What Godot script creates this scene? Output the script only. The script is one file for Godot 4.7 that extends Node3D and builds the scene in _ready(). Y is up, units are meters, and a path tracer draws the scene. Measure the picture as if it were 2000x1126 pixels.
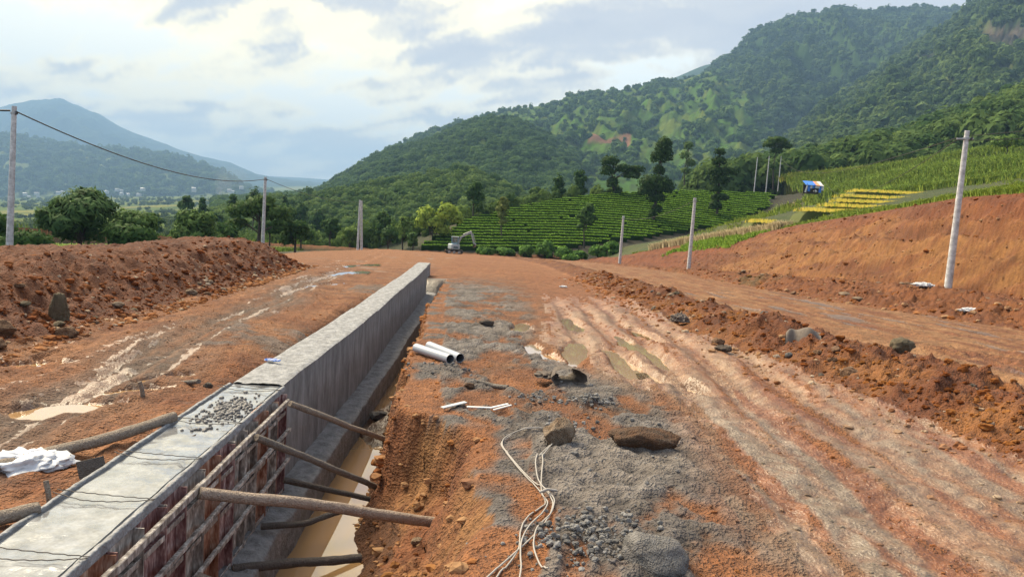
extends Node3D
# A muddy road-building site in a green valley: a fresh concrete wall in its trench, rutted red earth, tea terraces and wooded hills.

var rng := RandomNumberGenerator.new()
var na := FastNoiseLite.new()    # broad
var nb := FastNoiseLite.new()    # medium
var nc := FastNoiseLite.new()    # fine
var nr := FastNoiseLite.new()    # ridged
var M := {}
var taken := {}
# what H() found out at the last point
var col := Color(1, 1, 1)
var wet := 0.0
var zone := 0
var steep := 0.0

func _ready() -> void:
	rng.seed = 7
	setup_noise()
	make_camera()
	make_sky()
	make_materials()
	make_ground()
	make_hills()
	make_wall()
	make_formwork()
	make_props()
	make_waters()
	make_poles()
	make_tea()
	make_fields()
	make_trees()
	make_excavator()
	make_hut()
	make_village()
	make_smoke()
	make_litter()
	make_stones()

# ---------------------------------------------------------------- camera, sky, light
func make_camera() -> void:
	var cam := Camera3D.new()
	cam.name = "camera"
	cam.position = Vector3(0, 1.7, 0)
	cam.rotation_degrees = Vector3(-5.0, 0, 3.5)
	cam.fov = 43.0
	cam.near = 0.05
	cam.far = 20000.0
	add_child(cam)
	cam.current = true

func make_sky() -> void:
	var sun_dir := Vector3(-0.52, 0.78, -0.42).normalized()
	var sun := DirectionalLight3D.new()
	sun.name = "sun"
	sun.light_energy = 1.55
	sun.light_color = Color(1.0, 0.93, 0.8)
	sun.light_angular_distance = 40.0
	sun.shadow_enabled = true
	add_child(sun)
	sun.look_at_from_position(sun_dir * 50.0, Vector3.ZERO)
	var env := Environment.new()
	env.background_mode = Environment.BG_SKY
	env.tonemap_mode = Environment.TONE_MAPPER_LINEAR
	env.tonemap_exposure = 2.2
	env.sdfgi_enabled = true
	env.ssao_enabled = true
	env.ssil_enabled = true
	env.volumetric_fog_enabled = true
	env.volumetric_fog_density = 0.0
	env.fog_enabled = true
	env.fog_density = 0.00021
	env.fog_light_color = Color(0.64, 0.81, 1.0)
	var sky := Sky.new()
	var pm := PanoramaSkyMaterial.new()
	pm.panorama = ImageTexture.create_from_image(cloud_image(Vector3(-0.40, 0.52, -0.74).normalized()))
	sky.sky_material = pm
	env.sky = sky
	var we := WorldEnvironment.new()
	we.name = "world"
	we.environment = env
	add_child(we)

func cloud_image(sun_dir: Vector3) -> Image:
	# broken evening cloud over thin bright cloud; one rule for every direction
	var w := 2048
	var h := 1024
	var img := Image.create(w, h, false, Image.FORMAT_RGBF)
	img.fill(Color(0.36, 0.36, 0.34))
	var n1 := FastNoiseLite.new()
	n1.seed = 11
	n1.frequency = 1.25
	n1.fractal_octaves = 6
	n1.fractal_gain = 0.58
	n1.domain_warp_enabled = true
	n1.domain_warp_amplitude = 0.8
	n1.domain_warp_frequency = 0.5
	var n2 := FastNoiseLite.new()
	n2.seed = 23
	n2.frequency = 0.42
	n2.fractal_octaves = 3
	var low := Color(0.76, 0.74, 0.68)
	for j in range(0, 520):
		var e := PI * (0.5 - (j + 0.5) / h)
		var y := sin(e)
		var c := cos(e)
		var k := 1.0 / (maxf(y, -0.02) + 0.16)
		for i in w:
			var a := TAU * ((i + 0.5) / w)
			var dir := Vector3(sin(a) * c, y, -cos(a) * c)
			var px := dir.x * k
			var pz := dir.z * k
			# streaks drift from upper left to lower right
			var u := px * 0.8 + pz * 0.6
			var v := -px * 0.6 + pz * 0.8
			var ang := acos(clampf(dir.dot(sun_dir), -1, 1))
			var g := exp(-ang / 0.62)
			var big := n2.get_noise_2d(u * 1.6, v * 0.9)
			var f := n1.get_noise_2d(u * 1.0, v * 2.0)
			var far_from := smoothstep(0.42, 0.86, ang)
			var dens := f * 2.0 + big * 1.1 - 0.10 + 0.85 * far_from
			dens = smoothstep(-0.35, 0.65, dens)
			var thin := smoothstep(-0.25, 0.25, f + big * 0.8 + 0.30)
			var bright := Color(0.62, 0.63, 0.64).lerp(Color(1.15, 0.98, 0.60), clampf(g * 1.75, 0, 1))
			var gap := Color(0.60, 0.70, 0.78).lerp(Color(0.98, 0.93, 0.76), clampf(g * 1.5, 0, 1))
			var grey := Color(0.37, 0.40, 0.475).lerp(Color(0.55, 0.53, 0.51), clampf(g * 1.8, 0, 1))
			grey = grey.lerp(Color(0.31, 0.34, 0.43), clampf(f * 0.8, 0, 0.6))
			var s := gap.lerp(bright, thin).lerp(grey, dens)
			s = s.lerp(low.lerp(bright, 0.6), 0.75 * exp(-maxf(y, 0.0) / 0.10))
			img.set_pixel(i, j, s * 0.77)
	return img

# ---------------------------------------------------------------- small helpers
func setup_noise() -> void:
	na.seed = 3
	na.frequency = 0.16
	na.fractal_octaves = 3
	nb.seed = 5
	nb.frequency = 0.9
	nb.fractal_octaves = 3
	nc.seed = 9
	nc.frequency = 4.2
	nc.fractal_octaves = 3
	nr.seed = 15
	nr.frequency = 1.0
	nr.fractal_type = FastNoiseLite.FRACTAL_RIDGED
	nr.fractal_octaves = 4

func lin(r: float, g: float, b: float) -> Color:
	return Color(r, g, b).linear_to_srgb()

func numbered(called: String) -> String:
	if not taken.has(called):
		taken[called] = 0
		return called
	taken[called] += 1
	return "%s_%03d" % [called, taken[called]]

func tag(o: Node, label := "", category := "", group := "", kind := "") -> Node:
	if label:
		o.set_meta("label", label)
	if category:
		o.set_meta("category", category)
	if group:
		o.set_meta("group", group)
	if kind:
		o.set_meta("kind", kind)
	return o

func thing(called: String, at: Vector3, label: String, category: String, group := "") -> Node3D:
	var o := Node3D.new()
	o.name = numbered(called)
	add_child(o)
	o.position = at
	tag(o, label, category, group)
	return o

func obj(called: String, mesh: Mesh, m: Material, parent: Node = null) -> MeshInstance3D:
	var o := MeshInstance3D.new()
	o.mesh = mesh
	if m:
		o.material_override = m
	if parent == null or parent == self:
		o.name = numbered(called)
		add_child(o)
	else:
		o.name = called
		parent.add_child(o, true)
	return o

func st_new() -> SurfaceTool:
	var st := SurfaceTool.new()
	st.begin(Mesh.PRIMITIVE_TRIANGLES)
	return st

func quad(st: SurfaceTool, a: Vector3, b: Vector3, c: Vector3, d: Vector3) -> void:
	# clockwise seen from the front
	for p in [a, b, c, a, c, d]:
		st.add_vertex(p)

# box with its own axes; edges chamfered by ch
func add_box(st: SurfaceTool, t: Transform3D, s: Vector3, ch := 0.0) -> void:
	var h := s * 0.5
	st.set_smooth_group(-1)
	if ch <= 0.0:
		var v := []
		for i in 8:
			v.append(t * Vector3(h.x if i & 1 else -h.x, h.y if i & 2 else -h.y, h.z if i & 4 else -h.z))
		for f in [[4, 6, 7, 5], [1, 3, 2, 0], [5, 7, 3, 1], [0, 2, 6, 4], [6, 2, 3, 7], [0, 4, 5, 1]]:
			quad(st, v[f[0]], v[f[1]], v[f[2]], v[f[3]])
		return
	# chamfered: ring profile in xz, lathed by four levels
	var lv := [[-h.y, ch], [-h.y + ch, 0.0], [h.y - ch, 0.0], [h.y, ch]]
	var rings := []
	for l in lv:
		var x: float = h.x - l[1]
		var z: float = h.z - l[1]
		var r := []
		for p in [[x - ch, z], [x, z - ch], [x, -z + ch], [x - ch, -z], [-x + ch, -z], [-x, -z + ch], [-x, z - ch], [-x + ch, z]]:
			r.append(t * Vector3(p[0], l[0], p[1]))
		rings.append(r)
	for k in 3:
		for i in 8:
			var j := (i + 1) % 8
			quad(st, rings[k][i], rings[k + 1][i], rings[k + 1][j], rings[k][j])
	for i in range(1, 7):
		for p in [rings[3][0], rings[3][i + 1], rings[3][i]]:
			st.add_vertex(p)
		for p in [rings[0][0], rings[0][i], rings[0][i + 1]]:
			st.add_vertex(p)

func boxed(t: Transform3D, s: Vector3, ch := 0.0) -> ArrayMesh:
	var st := st_new()
	add_box(st, t, s, ch)
	st.generate_normals()
	return st.commit()

func at(p: Vector3, yaw := 0.0, pitch := 0.0, roll := 0.0) -> Transform3D:
	return Transform3D(Basis.from_euler(Vector3(pitch, yaw, roll)), p)

# box whose long axis (z) runs from a to b
func between(a: Vector3, b: Vector3) -> Transform3D:
	var d := b - a
	var up := Vector3.UP if absf(d.normalized().y) < 0.98 else Vector3.RIGHT
	return Transform3D(Basis.looking_at(d.normalized(), up), (a + b) * 0.5)

func add_bar(st: SurfaceTool, a: Vector3, b: Vector3, w: float, h: float, ch := 0.0) -> void:
	add_box(st, between(a, b), Vector3(w, h, a.distance_to(b)), ch)

# tube along a path with a radius at each point; rough > 0 makes bark-like lumps
func add_tube(st: SurfaceTool, pts: PackedVector3Array, radii: PackedFloat32Array, sides := 8, rough := 0.0, caps := true) -> void:
	st.set_smooth_group(0)
	var rings := []
	var n := pts.size()
	var ref := Vector3.UP
	if absf((pts[n - 1] - pts[0]).normalized().y) > 0.9:
		ref = Vector3.RIGHT
	for i in n:
		var d := (pts[mini(i + 1, n - 1)] - pts[maxi(i - 1, 0)]).normalized()
		var x := d.cross(ref).normalized()
		var y := x.cross(d).normalized()
		var r := []
		for k in sides:
			var a := TAU * k / sides
			var rr := radii[i]
			if rough > 0:
				rr *= 1.0 + rough * nc.get_noise_3d(pts[i].x * 1.5 + cos(a), pts[i].y * 1.5 + sin(a), pts[i].z * 1.5)
			r.append(pts[i] + (x * cos(a) + y * sin(a)) * rr)
		rings.append(r)
	for i in n - 1:
		for k in sides:
			var j := (k + 1) % sides
			quad(st, rings[i][k], rings[i + 1][k], rings[i + 1][j], rings[i][j])
	if caps:
		st.set_smooth_group(-1)
		for k in sides:
			var j := (k + 1) % sides
			for p in [pts[0], rings[0][k], rings[0][j]]:
				st.add_vertex(p)
			for p in [pts[n - 1], rings[n - 1][j], rings[n - 1][k]]:
				st.add_vertex(p)

func tube_mesh(pts: PackedVector3Array, radii: PackedFloat32Array, sides := 8, rough := 0.0, caps := true) -> ArrayMesh:
	var st := st_new()
	add_tube(st, pts, radii, sides, rough, caps)
	st.generate_normals()
	return st.commit()

func fill(n: int, r: float) -> PackedFloat32Array:
	var a := PackedFloat32Array()
	a.resize(n)
	a.fill(r)
	return a

func pl(tab: Array, v: float) -> float:
	# piecewise linear table [v0, y0, v1, y1, ...]
	var n := tab.size() / 2
	if v <= tab[0]:
		return tab[1]
	for i in range(1, n):
		if v <= tab[2 * i]:
			var t: float = (v - tab[2 * i - 2]) / (tab[2 * i] - tab[2 * i - 2])
			return lerpf(tab[2 * i - 1], tab[2 * i + 1], t)
	return tab[2 * n - 1]

# one triangle whose front looks along n
func tri(v: PackedVector3Array, no: PackedVector3Array, c: PackedColorArray, p: Vector3, q: Vector3, r: Vector3, n: Vector3, cl: Color) -> void:
	v.append(p)
	if (r - p).cross(q - p).dot(n) < 0.0:
		v.append(r)
		v.append(q)
	else:
		v.append(q)
		v.append(r)
	for k in 3:
		no.append(n)
		c.append(cl)

# a mesh from arrays
func arrays_mesh(v: PackedVector3Array, n: PackedVector3Array, c: PackedColorArray, idx: PackedInt32Array) -> ArrayMesh:
	var a := []
	a.resize(Mesh.ARRAY_MAX)
	a[Mesh.ARRAY_VERTEX] = v
	a[Mesh.ARRAY_NORMAL] = n
	if c.size():
		a[Mesh.ARRAY_COLOR] = c
	if idx.size():
		a[Mesh.ARRAY_INDEX] = idx
	var m := ArrayMesh.new()
	m.add_surface_from_arrays(Mesh.PRIMITIVE_TRIANGLES, a)
	return m

func copies(called: String, mesh: Mesh, m: Material, places: Array, tints: Array, kind := "stuff") -> MultiMeshInstance3D:
	var mm := MultiMesh.new()
	mm.transform_format = MultiMesh.TRANSFORM_3D
	mm.use_colors = tints.size() > 0
	mm.mesh = mesh
	mm.instance_count = places.size()
	for i in places.size():
		mm.set_instance_transform(i, places[i])
		if tints.size():
			mm.set_instance_color(i, tints[i])
	var o := MultiMeshInstance3D.new()
	o.name = numbered(called)
	o.multimesh = mm
	o.material_override = m
	add_child(o)
	o.set_meta("kind", kind)
	return o

# ---------------------------------------------------------------- materials
func noise_bytes(size: int, freq: float, oct: int, s: int, type := FastNoiseLite.TYPE_SIMPLEX_SMOOTH, ridged := false) -> PackedByteArray:
	var n := FastNoiseLite.new()
	n.seed = s
	n.noise_type = type
	n.frequency = freq
	n.fractal_octaves = oct
	if ridged:
		n.fractal_type = FastNoiseLite.FRACTAL_RIDGED
	var im := n.get_seamless_image(size, size, false, false, 0.12, true)
	im.convert(Image.FORMAT_L8)
	return im.get_data()

func grey_texture(size: int, layers: Array, lo: float, hi: float, tint := Color(1, 1, 1), tint2 := Color(1, 1, 1)) -> ImageTexture:
	# layers: [bytes, weight]; the sum runs from 0 to 1, then lo..hi, between two tints
	var out := PackedByteArray()
	out.resize(size * size * 3)
	var total := 0.0
	for l in layers:
		total += l[1]
	for i in size * size:
		var s := 0.0
		for l in layers:
			s += l[0][i] * l[1]
		s /= 255.0 * total
		s = clampf((s - 0.5) * 1.6 + 0.5, 0, 1)
		var t := lerpf(lo, hi, s)
		out[3 * i] = int(255 * clampf(t * lerpf(tint2.r, tint.r, s), 0, 1))
		out[3 * i + 1] = int(255 * clampf(t * lerpf(tint2.g, tint.g, s), 0, 1))
		out[3 * i + 2] = int(255 * clampf(t * lerpf(tint2.b, tint.b, s), 0, 1))
	return ImageTexture.create_from_image(Image.create_from_data(size, size, false, Image.FORMAT_RGB8, out))

func plain(c: Color, rough: float, metal := 0.0) -> StandardMaterial3D:
	var m := StandardMaterial3D.new()
	m.albedo_color = c
	m.roughness = rough
	m.metallic = metal
	return m

func textured(c: Color, rough: float, tex: Texture2D, scale: float, bump: Texture2D = null, bump_cm := 0.0, world := true) -> StandardMaterial3D:
	var m := plain(c, rough)
	m.albedo_texture = tex
	m.uv1_triplanar = true
	m.uv1_world_triplanar = world
	m.uv1_scale = Vector3.ONE * scale
	if bump:
		m.heightmap_enabled = true
		m.heightmap_texture = bump
		m.heightmap_scale = bump_cm
	return m

func make_materials() -> void:
	var sz := 640
	var fine := noise_bytes(sz, 0.06, 4, 1)
	var grain := noise_bytes(sz, 0.16, 3, 2)
	var coarse := noise_bytes(sz, 0.012, 5, 3)
	var cells := noise_bytes(sz, 0.045, 2, 4, FastNoiseLite.TYPE_CELLULAR)
	var cracks := noise_bytes(sz, 0.02, 4, 6, FastNoiseLite.TYPE_SIMPLEX_SMOOTH, true)
	var soil := grey_texture(sz, [[fine, 1.0], [grain, 0.9], [coarse, 0.7], [cells, 0.5]], 0.50, 1.0, Color(1, 1, 1), Color(0.95, 0.9, 0.88))
	var soil_bump := grey_texture(sz, [[fine, 1.0], [grain, 0.35], [coarse, 0.8], [cells, 0.8]], 0.0, 1.0)
	var cover := grey_texture(sz, [[coarse, 1.0], [cracks, 0.5], [fine, 0.3]], 0.74, 1.0, Color(1, 1, 1), Color(1.0, 0.95, 0.9))
	var concrete := grey_texture(sz, [[coarse, 1.0], [fine, 0.5], [cracks, 0.35], [grain, 0.3]], 0.55, 1.0)
	M.soil_tex = soil
	M.concrete_tex = concrete
	M.bump = soil_bump
	for d in [["soil", 0.95, 5.5], ["mud", 0.40, 1.6]]:
		var m := textured(Color(1, 1, 1), d[1], soil, 0.9, soil_bump, d[2])
		m.vertex_color_use_as_albedo = true
		m.detail_enabled = true
		m.detail_blend_mode = BaseMaterial3D.BLEND_MODE_MUL
		m.detail_albedo = cover
		m.detail_uv_layer = BaseMaterial3D.DETAIL_UV_2
		m.uv2_triplanar = true
		m.uv2_world_triplanar = true
		m.uv2_scale = Vector3.ONE * 0.17
		M[d[0]] = m
	var hm := textured(Color(1, 1, 1), 0.95, cover, 0.02)
	hm.vertex_color_use_as_albedo = true
	hm.metallic_specular = 0.1
	M.hill = hm
	var fm := plain(Color(1, 1, 1), 0.75)
	fm.vertex_color_use_as_albedo = true
	fm.metallic_specular = 0.1
	fm.backlight_enabled = true
	fm.backlight = Color(0.85, 0.85, 0.85)
	M.forest = fm
	var lm := plain(Color(1, 1, 1), 0.6)
	lm.vertex_color_use_as_albedo = true
	lm.metallic_specular = 0.12
	lm.backlight_enabled = true
	lm.backlight = Color(0.8, 0.8, 0.8)
	M.leaf = lm
	M.bark = textured(lin(0.10, 0.085, 0.07), 0.9, soil, 1.5)
	M.concrete = textured(lin(0.26, 0.265, 0.275), 0.9, concrete, 0.55, soil_bump, 0.5)
	M.concrete_top = textured(lin(0.37, 0.38, 0.40), 0.9, concrete, 0.8, soil_bump, 1.5)
	M.dark_concrete = textured(lin(0.29, 0.29, 0.30), 0.85, concrete, 0.7, soil_bump, 1.8)
	M.wet_concrete = textured(lin(0.33, 0.34, 0.36), 0.15, concrete, 0.6, concrete, 0.35)
	M.wet_concrete.metallic_specular = 0.8
	M.wet_concrete.clearcoat_enabled = true
	M.wet_concrete.clearcoat = 1.0
	M.wet_concrete.clearcoat_roughness = 0.06
	M.pole = textured(lin(0.74, 0.75, 0.77), 0.85, concrete, 0.6)
	M.timber = textured(lin(0.50, 0.43, 0.35), 0.85, soil, 2.6, soil_bump, 2.2, false)
	M.dark_timber = textured(lin(0.17, 0.15, 0.135), 0.85, soil, 2.6, soil_bump, 2.2, false)
	M.water = plain(lin(0.36, 0.215, 0.095), 0.02)
	M.water.metallic_specular = 0.75
	M.water.clearcoat_enabled = true
	M.water.clearcoat = 1.0
	M.water.clearcoat_roughness = 0.02
	M.stone = textured(Color(1, 1, 1), 0.9, soil, 2.2, soil_bump, 3.0)
	M.stone.vertex_color_use_as_albedo = true
	M.wall_face = textured(lin(0.31, 0.315, 0.325), 0.85, concrete, 0.5, soil_bump, 0.4)  # same concrete as the top, darker: shade on the faces painted into the colour
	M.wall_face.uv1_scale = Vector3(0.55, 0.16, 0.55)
	M.lump = textured(lin(0.24, 0.245, 0.255), 0.6, soil, 3.0)
	M.lump_pale = textured(lin(0.36, 0.365, 0.37), 0.9, concrete, 1.3, soil_bump, 0.8)
	M.steel = plain(lin(0.30, 0.31, 0.32), 0.45, 0.6)
	M.grey_timber = textured(lin(0.36, 0.33, 0.29), 0.9, soil, 2.6, soil_bump, 2.4, false)
	M.pale_timber = textured(lin(0.58, 0.48, 0.39), 0.85, soil, 2.2, soil_bump, 2.2, false)
	var stain := [[coarse, 1.0], [cracks, 0.6], [fine, 0.5]]
	for d in [["form_maroon", Color(0.82, 0.76, 0.74), Color(0.38, 0.12, 0.12)], ["form_rust", Color(0.82, 0.74, 0.68), Color(0.56, 0.24, 0.10)], ["form_cement", Color(0.90, 0.88, 0.85), Color(0.42, 0.36, 0.33)]]:
		var t := grey_texture(sz, stain, 0.62, 1.0, d[1], d[2])
		var m := textured(Color(1, 1, 1), 0.75, t, 1.0, soil_bump, 0.25)
		m.uv1_scale = Vector3(1.3, 0.45, 1.3)
		M[d[0]] = m
	M.tea_old = textured(lin(0.028, 0.068, 0.011), 1.0, soil, 2.0)
	M.tea_old.metallic_specular = 0.1
	M.rice_bed = textured(lin(0.14, 0.18, 0.04), 1.0, soil, 2.0)
	M.rubber = plain(lin(0.05, 0.045, 0.04), 0.85)
	M.dirty_yellow = textured(lin(0.36, 0.22, 0.08), 0.8, soil, 1.0)
	M.exc_white = textured(lin(0.55, 0.66, 0.70), 0.5, concrete, 0.8)
	M.exc_blue = textured(lin(0.22, 0.42, 0.52), 0.5, concrete, 0.8)
	M.exc_dark = plain(lin(0.03, 0.08, 0.09), 0.6)
	M.exc_grey = textured(lin(0.50, 0.54, 0.56), 0.5, concrete, 0.8)
	M.glass = plain(Color(0.5, 0.6, 0.62, 0.25), 0.05)
	M.glass.transparency = BaseMaterial3D.TRANSPARENCY_ALPHA
	M.tarp_blue = plain(lin(0.03, 0.17, 0.62), 0.6)
	M.tarp_orange = plain(lin(0.80, 0.26, 0.12), 0.6)
	M.tarp_white = plain(lin(0.58, 0.58, 0.59), 0.6)
	M.white_plastic = plain(lin(0.56, 0.57, 0.60), 0.4)
	M.trim_grey = plain(lin(0.42, 0.44, 0.46), 0.5)
	M.house_wall = plain(lin(0.42, 0.43, 0.45), 0.9)
	M.house_roof = plain(lin(0.34, 0.36, 0.40), 0.8)
	M.pvc = plain(lin(0.30, 0.33, 0.385), 0.35)
	M.pvc_in = plain(lin(0.10, 0.115, 0.135), 0.5)
	M.cable_grey = plain(lin(0.30, 0.28, 0.26), 0.7)
	M.sack = textured(lin(0.20, 0.17, 0.145), 0.9, soil, 2.5)
	M.sack2 = textured(lin(0.26, 0.225, 0.195), 0.9, soil, 2.5)
	M.wire = plain(lin(0.03, 0.03, 0.035), 0.6)
	M.rebar = plain(lin(0.07, 0.06, 0.055), 0.7)

# ---------------------------------------------------------------- the lie of the land (d is the distance ahead, x to the right)
const TOE := [0.0, -5.0, 7.4, -5.23, 9.0, -5.35, 11.0, -5.45, 16.0, -6.2, 29.0, -8.25, 60.0, -12.0]
const RIM := [0.0, -0.2, 3.0, -0.22, 3.8, -0.05, 4.3, 0.0, 4.9, -0.16, 5.7, -0.12, 6.1, -0.45, 6.5, -0.88, 7.2, -1.0, 8.8, -1.18, 11.1, -1.32, 15.7, -1.8, 23.8, -2.4, 26.0, -2.6]
const BERM := [0.0, 5.6, 5.0, 5.2, 6.8, 4.95, 8.7, 4.75, 11.4, 4.45, 15.0, 4.3, 20.6, 4.35, 30.0, 4.2, 54.0, 3.5, 80.0, 1.2, 100.0, -1.0]
const BANK_TOE := [0.0, 13.5, 18.0, 11.8, 25.0, 10.8, 32.0, 11.0, 53.0, 11.9, 76.0, 9.6, 87.0, 7.7, 95.0, 7.0]
const BENCH_X := [0.0, 15.5, 24.0, 14.9, 37.0, 13.8, 53.0, 13.4, 76.0, 11.5, 82.0, 10.5, 95.0, 9.0]
const BENCH_Y := [0.0, 0.55, 24.0, 0.44, 53.0, -0.78, 76.0, -1.8, 95.0, -2.3]
const CREST_X := [0.0, 19.5, 15.0, 18.6, 25.0, 17.8, 30.0, 18.0, 37.0, 19.2, 45.0, 19.7, 53.0, 20.2, 60.0, 20.4, 68.0, 18.2, 75.0, 14.9, 82.0, 11.5, 95.0, 10.5]
const CREST_Y := [0.0, 4.1, 25.0, 3.9, 30.0, 3.9, 37.0, 3.7, 45.0, 3.3, 53.0, 2.9, 60.0, 2.3, 68.0, 1.4, 75.0, 0.2, 82.0, -1.2, 95.0, -2.0]
const TEA_L := [96.0, -13.0, 98.0, -12.0, 108.0, -8.0, 115.0, -0.6, 121.0, 7.6, 126.0, 16.6, 132.0, 29.0, 136.0, 44.0]
const TEA_R := [96.0, 6.0, 98.0, 10.0, 104.0, 20.0, 115.0, 35.0, 128.0, 44.0, 136.0, 47.5]
# field slope above the bank: x, d, height
const FIELD := [18, 30, 3.9, 20, 45, 3.4, 20.6, 60, 2.4, 41.4, 80, 7.4, 37, 74, 6.44, 32.8, 68, 5.6, 26.9, 62, 4.69, 23.9, 57, 4.08, 21.2, 66, 3.2, 46, 80, 7.6, 35, 80, 7.2, 42, 74, 6.6, 31, 74, 6.2, 37, 68, 5.8, 28, 68, 5.3, 31, 62, 4.9, 23, 62, 4.3, 47.5, 70, 9.3, 49, 80, 9.6, 36, 105, 3.9, 40, 105, 5.8, 43.8, 110, 9.1, 35, 115, 3.9, 44, 128, 7.9, 47.5, 135, 10.4, 54.6, 150, 14.2, 75.7, 160, 17.7, 86, 150, 19.7, 94, 140, 21.9, 28, 90, 2.6, 20, 104, 0.6, 15, 82, -0.8, 20, 75, 1.2,  30, 40, 6.2, 40, 40, 8.5, 60, 60, 11.5, 80, 90, 16.5, 60, 110, 13.0]
# puddles: x, z, half length along the rut, half width, turn, depth of the water line below the ground
const PUDDLES := [
	[-3.58, -5.86, 0.38, 0.17, 0.95, "long bright puddle beside the wheel track nearest the wet concrete"],
	[-3.38, -6.55, 0.26, 0.13, 0.9, "short bright puddle with a wooden peg at its edge"],
	[-3.42, -7.12, 0.26, 0.08, 0.6, "small narrow puddle by the crooked stick"],
	[-4.9, -7.35, 0.40, 0.10, 0.9, "thin puddle near the foot of the red earth mound"],
	[-5.3, -20.4, 1.1, 0.22, 0.2, "pale long puddle in the far left wheel track"],
	[-6.3, -27.5, 2.0, 0.35, 0.2, "bright puddle near the far end of the red earth mound"],
	[-7.6, -35.0, 2.4, 0.4, 0.25, "far pale puddle on the flat ground behind the mound's end"],
	[1.5, -9.55, 0.95, 0.17, -0.08, "longest muddy brown puddle in the wheel rut on the right"],
	[1.95, -10.6, 1.1, 0.15, -0.1, "narrow brown puddle right of the longest rut puddle"],
	[0.93, -10.0, 0.8, 0.15, 0.1, "brown puddle in the middle wheel rut"],
	[0.34, -10.2, 0.45, 0.13, -0.05, "small brown puddle left of the middle rut"],
	[0.58, -9.5, 0.36, 0.12, -0.2, "brown puddle behind the torn cement sack"],
	[1.72, -8.5, 0.4, 0.13, -0.05, "brown puddle at the near end of the long rut"],
	[0.2, -12.6, 0.75, 0.15, 0.05, "brown puddle beyond the dark stone"],
	[1.2, -13.6, 1.0, 0.15, -0.05, "far brown puddle in the rutted track"],
	[2.4, -12.4, 0.9, 0.12, -0.1, "slim brown puddle beside the earth ridge"],
	[2.1, -8.0, 0.3, 0.07, -0.2, "tiny brown puddle on the pale mud"],
]

func base_y(d: float) -> float:
	return -0.029 * (maxf(0.0, d - 10.0))

func floor_y(x: float, d: float) -> float:
	# the valley beyond the site
	var a := clampf(x / maxf(d, 1.0), -0.95, 0.3)
	return pl([60.0, -3.0, 110.0, -6.0, 200.0, -10.5, 700.0, -12.0, 2500.0, 16.0, 7500.0, 190.0], d) + (a + 0.55) * pl([60.0, 0.0, 200.0, 14.0, 700.0, 50.0, 2500.0, 180.0, 7500.0, 450.0], d)

func field_y(x: float, d: float) -> float:
	var s := 0.0
	var w := 1e-9
	var i := 0
	while i < FIELD.size():
		var dx: float = x - FIELD[i]
		var dd: float = d - FIELD[i + 1]
		var k := exp(-(dx * dx + dd * dd) / 110.0) + 1e-7 / (1.0 + dx * dx + dd * dd)
		s += k * (FIELD[i + 2] - (-0.9 + 0.17 * FIELD[i] + 0.03 * FIELD[i + 1]))
		w += k
		i += 3
	return -0.9 + 0.17 * x + 0.03 * d + s / w

func tea_y(x: float, d: float) -> float:
	var y := -2.0 + 0.31 * (d - 96.0) + 0.35 * sin(x * 0.11)
	var l := pl(TEA_L, d)
	if x < l:
		y -= (l - x) * 0.28
	return y

func wall_x(d: float) -> float:
	# right face of the concrete wall
	return -1.72 - 0.048 * d + 0.02 * sin(d * 0.7)

const RED := Color(0.315, 0.114, 0.040)
const DARK_RED := Color(0.22, 0.070, 0.024)
const ORANGE := Color(0.50, 0.215, 0.082)
const CLAY := Color(0.25, 0.245, 0.25)
const PALE := Color(0.52, 0.325, 0.19)
const GREYMUD := Color(0.42, 0.365, 0.30)
const OCHRE := Color(0.48, 0.225, 0.07)

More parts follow.
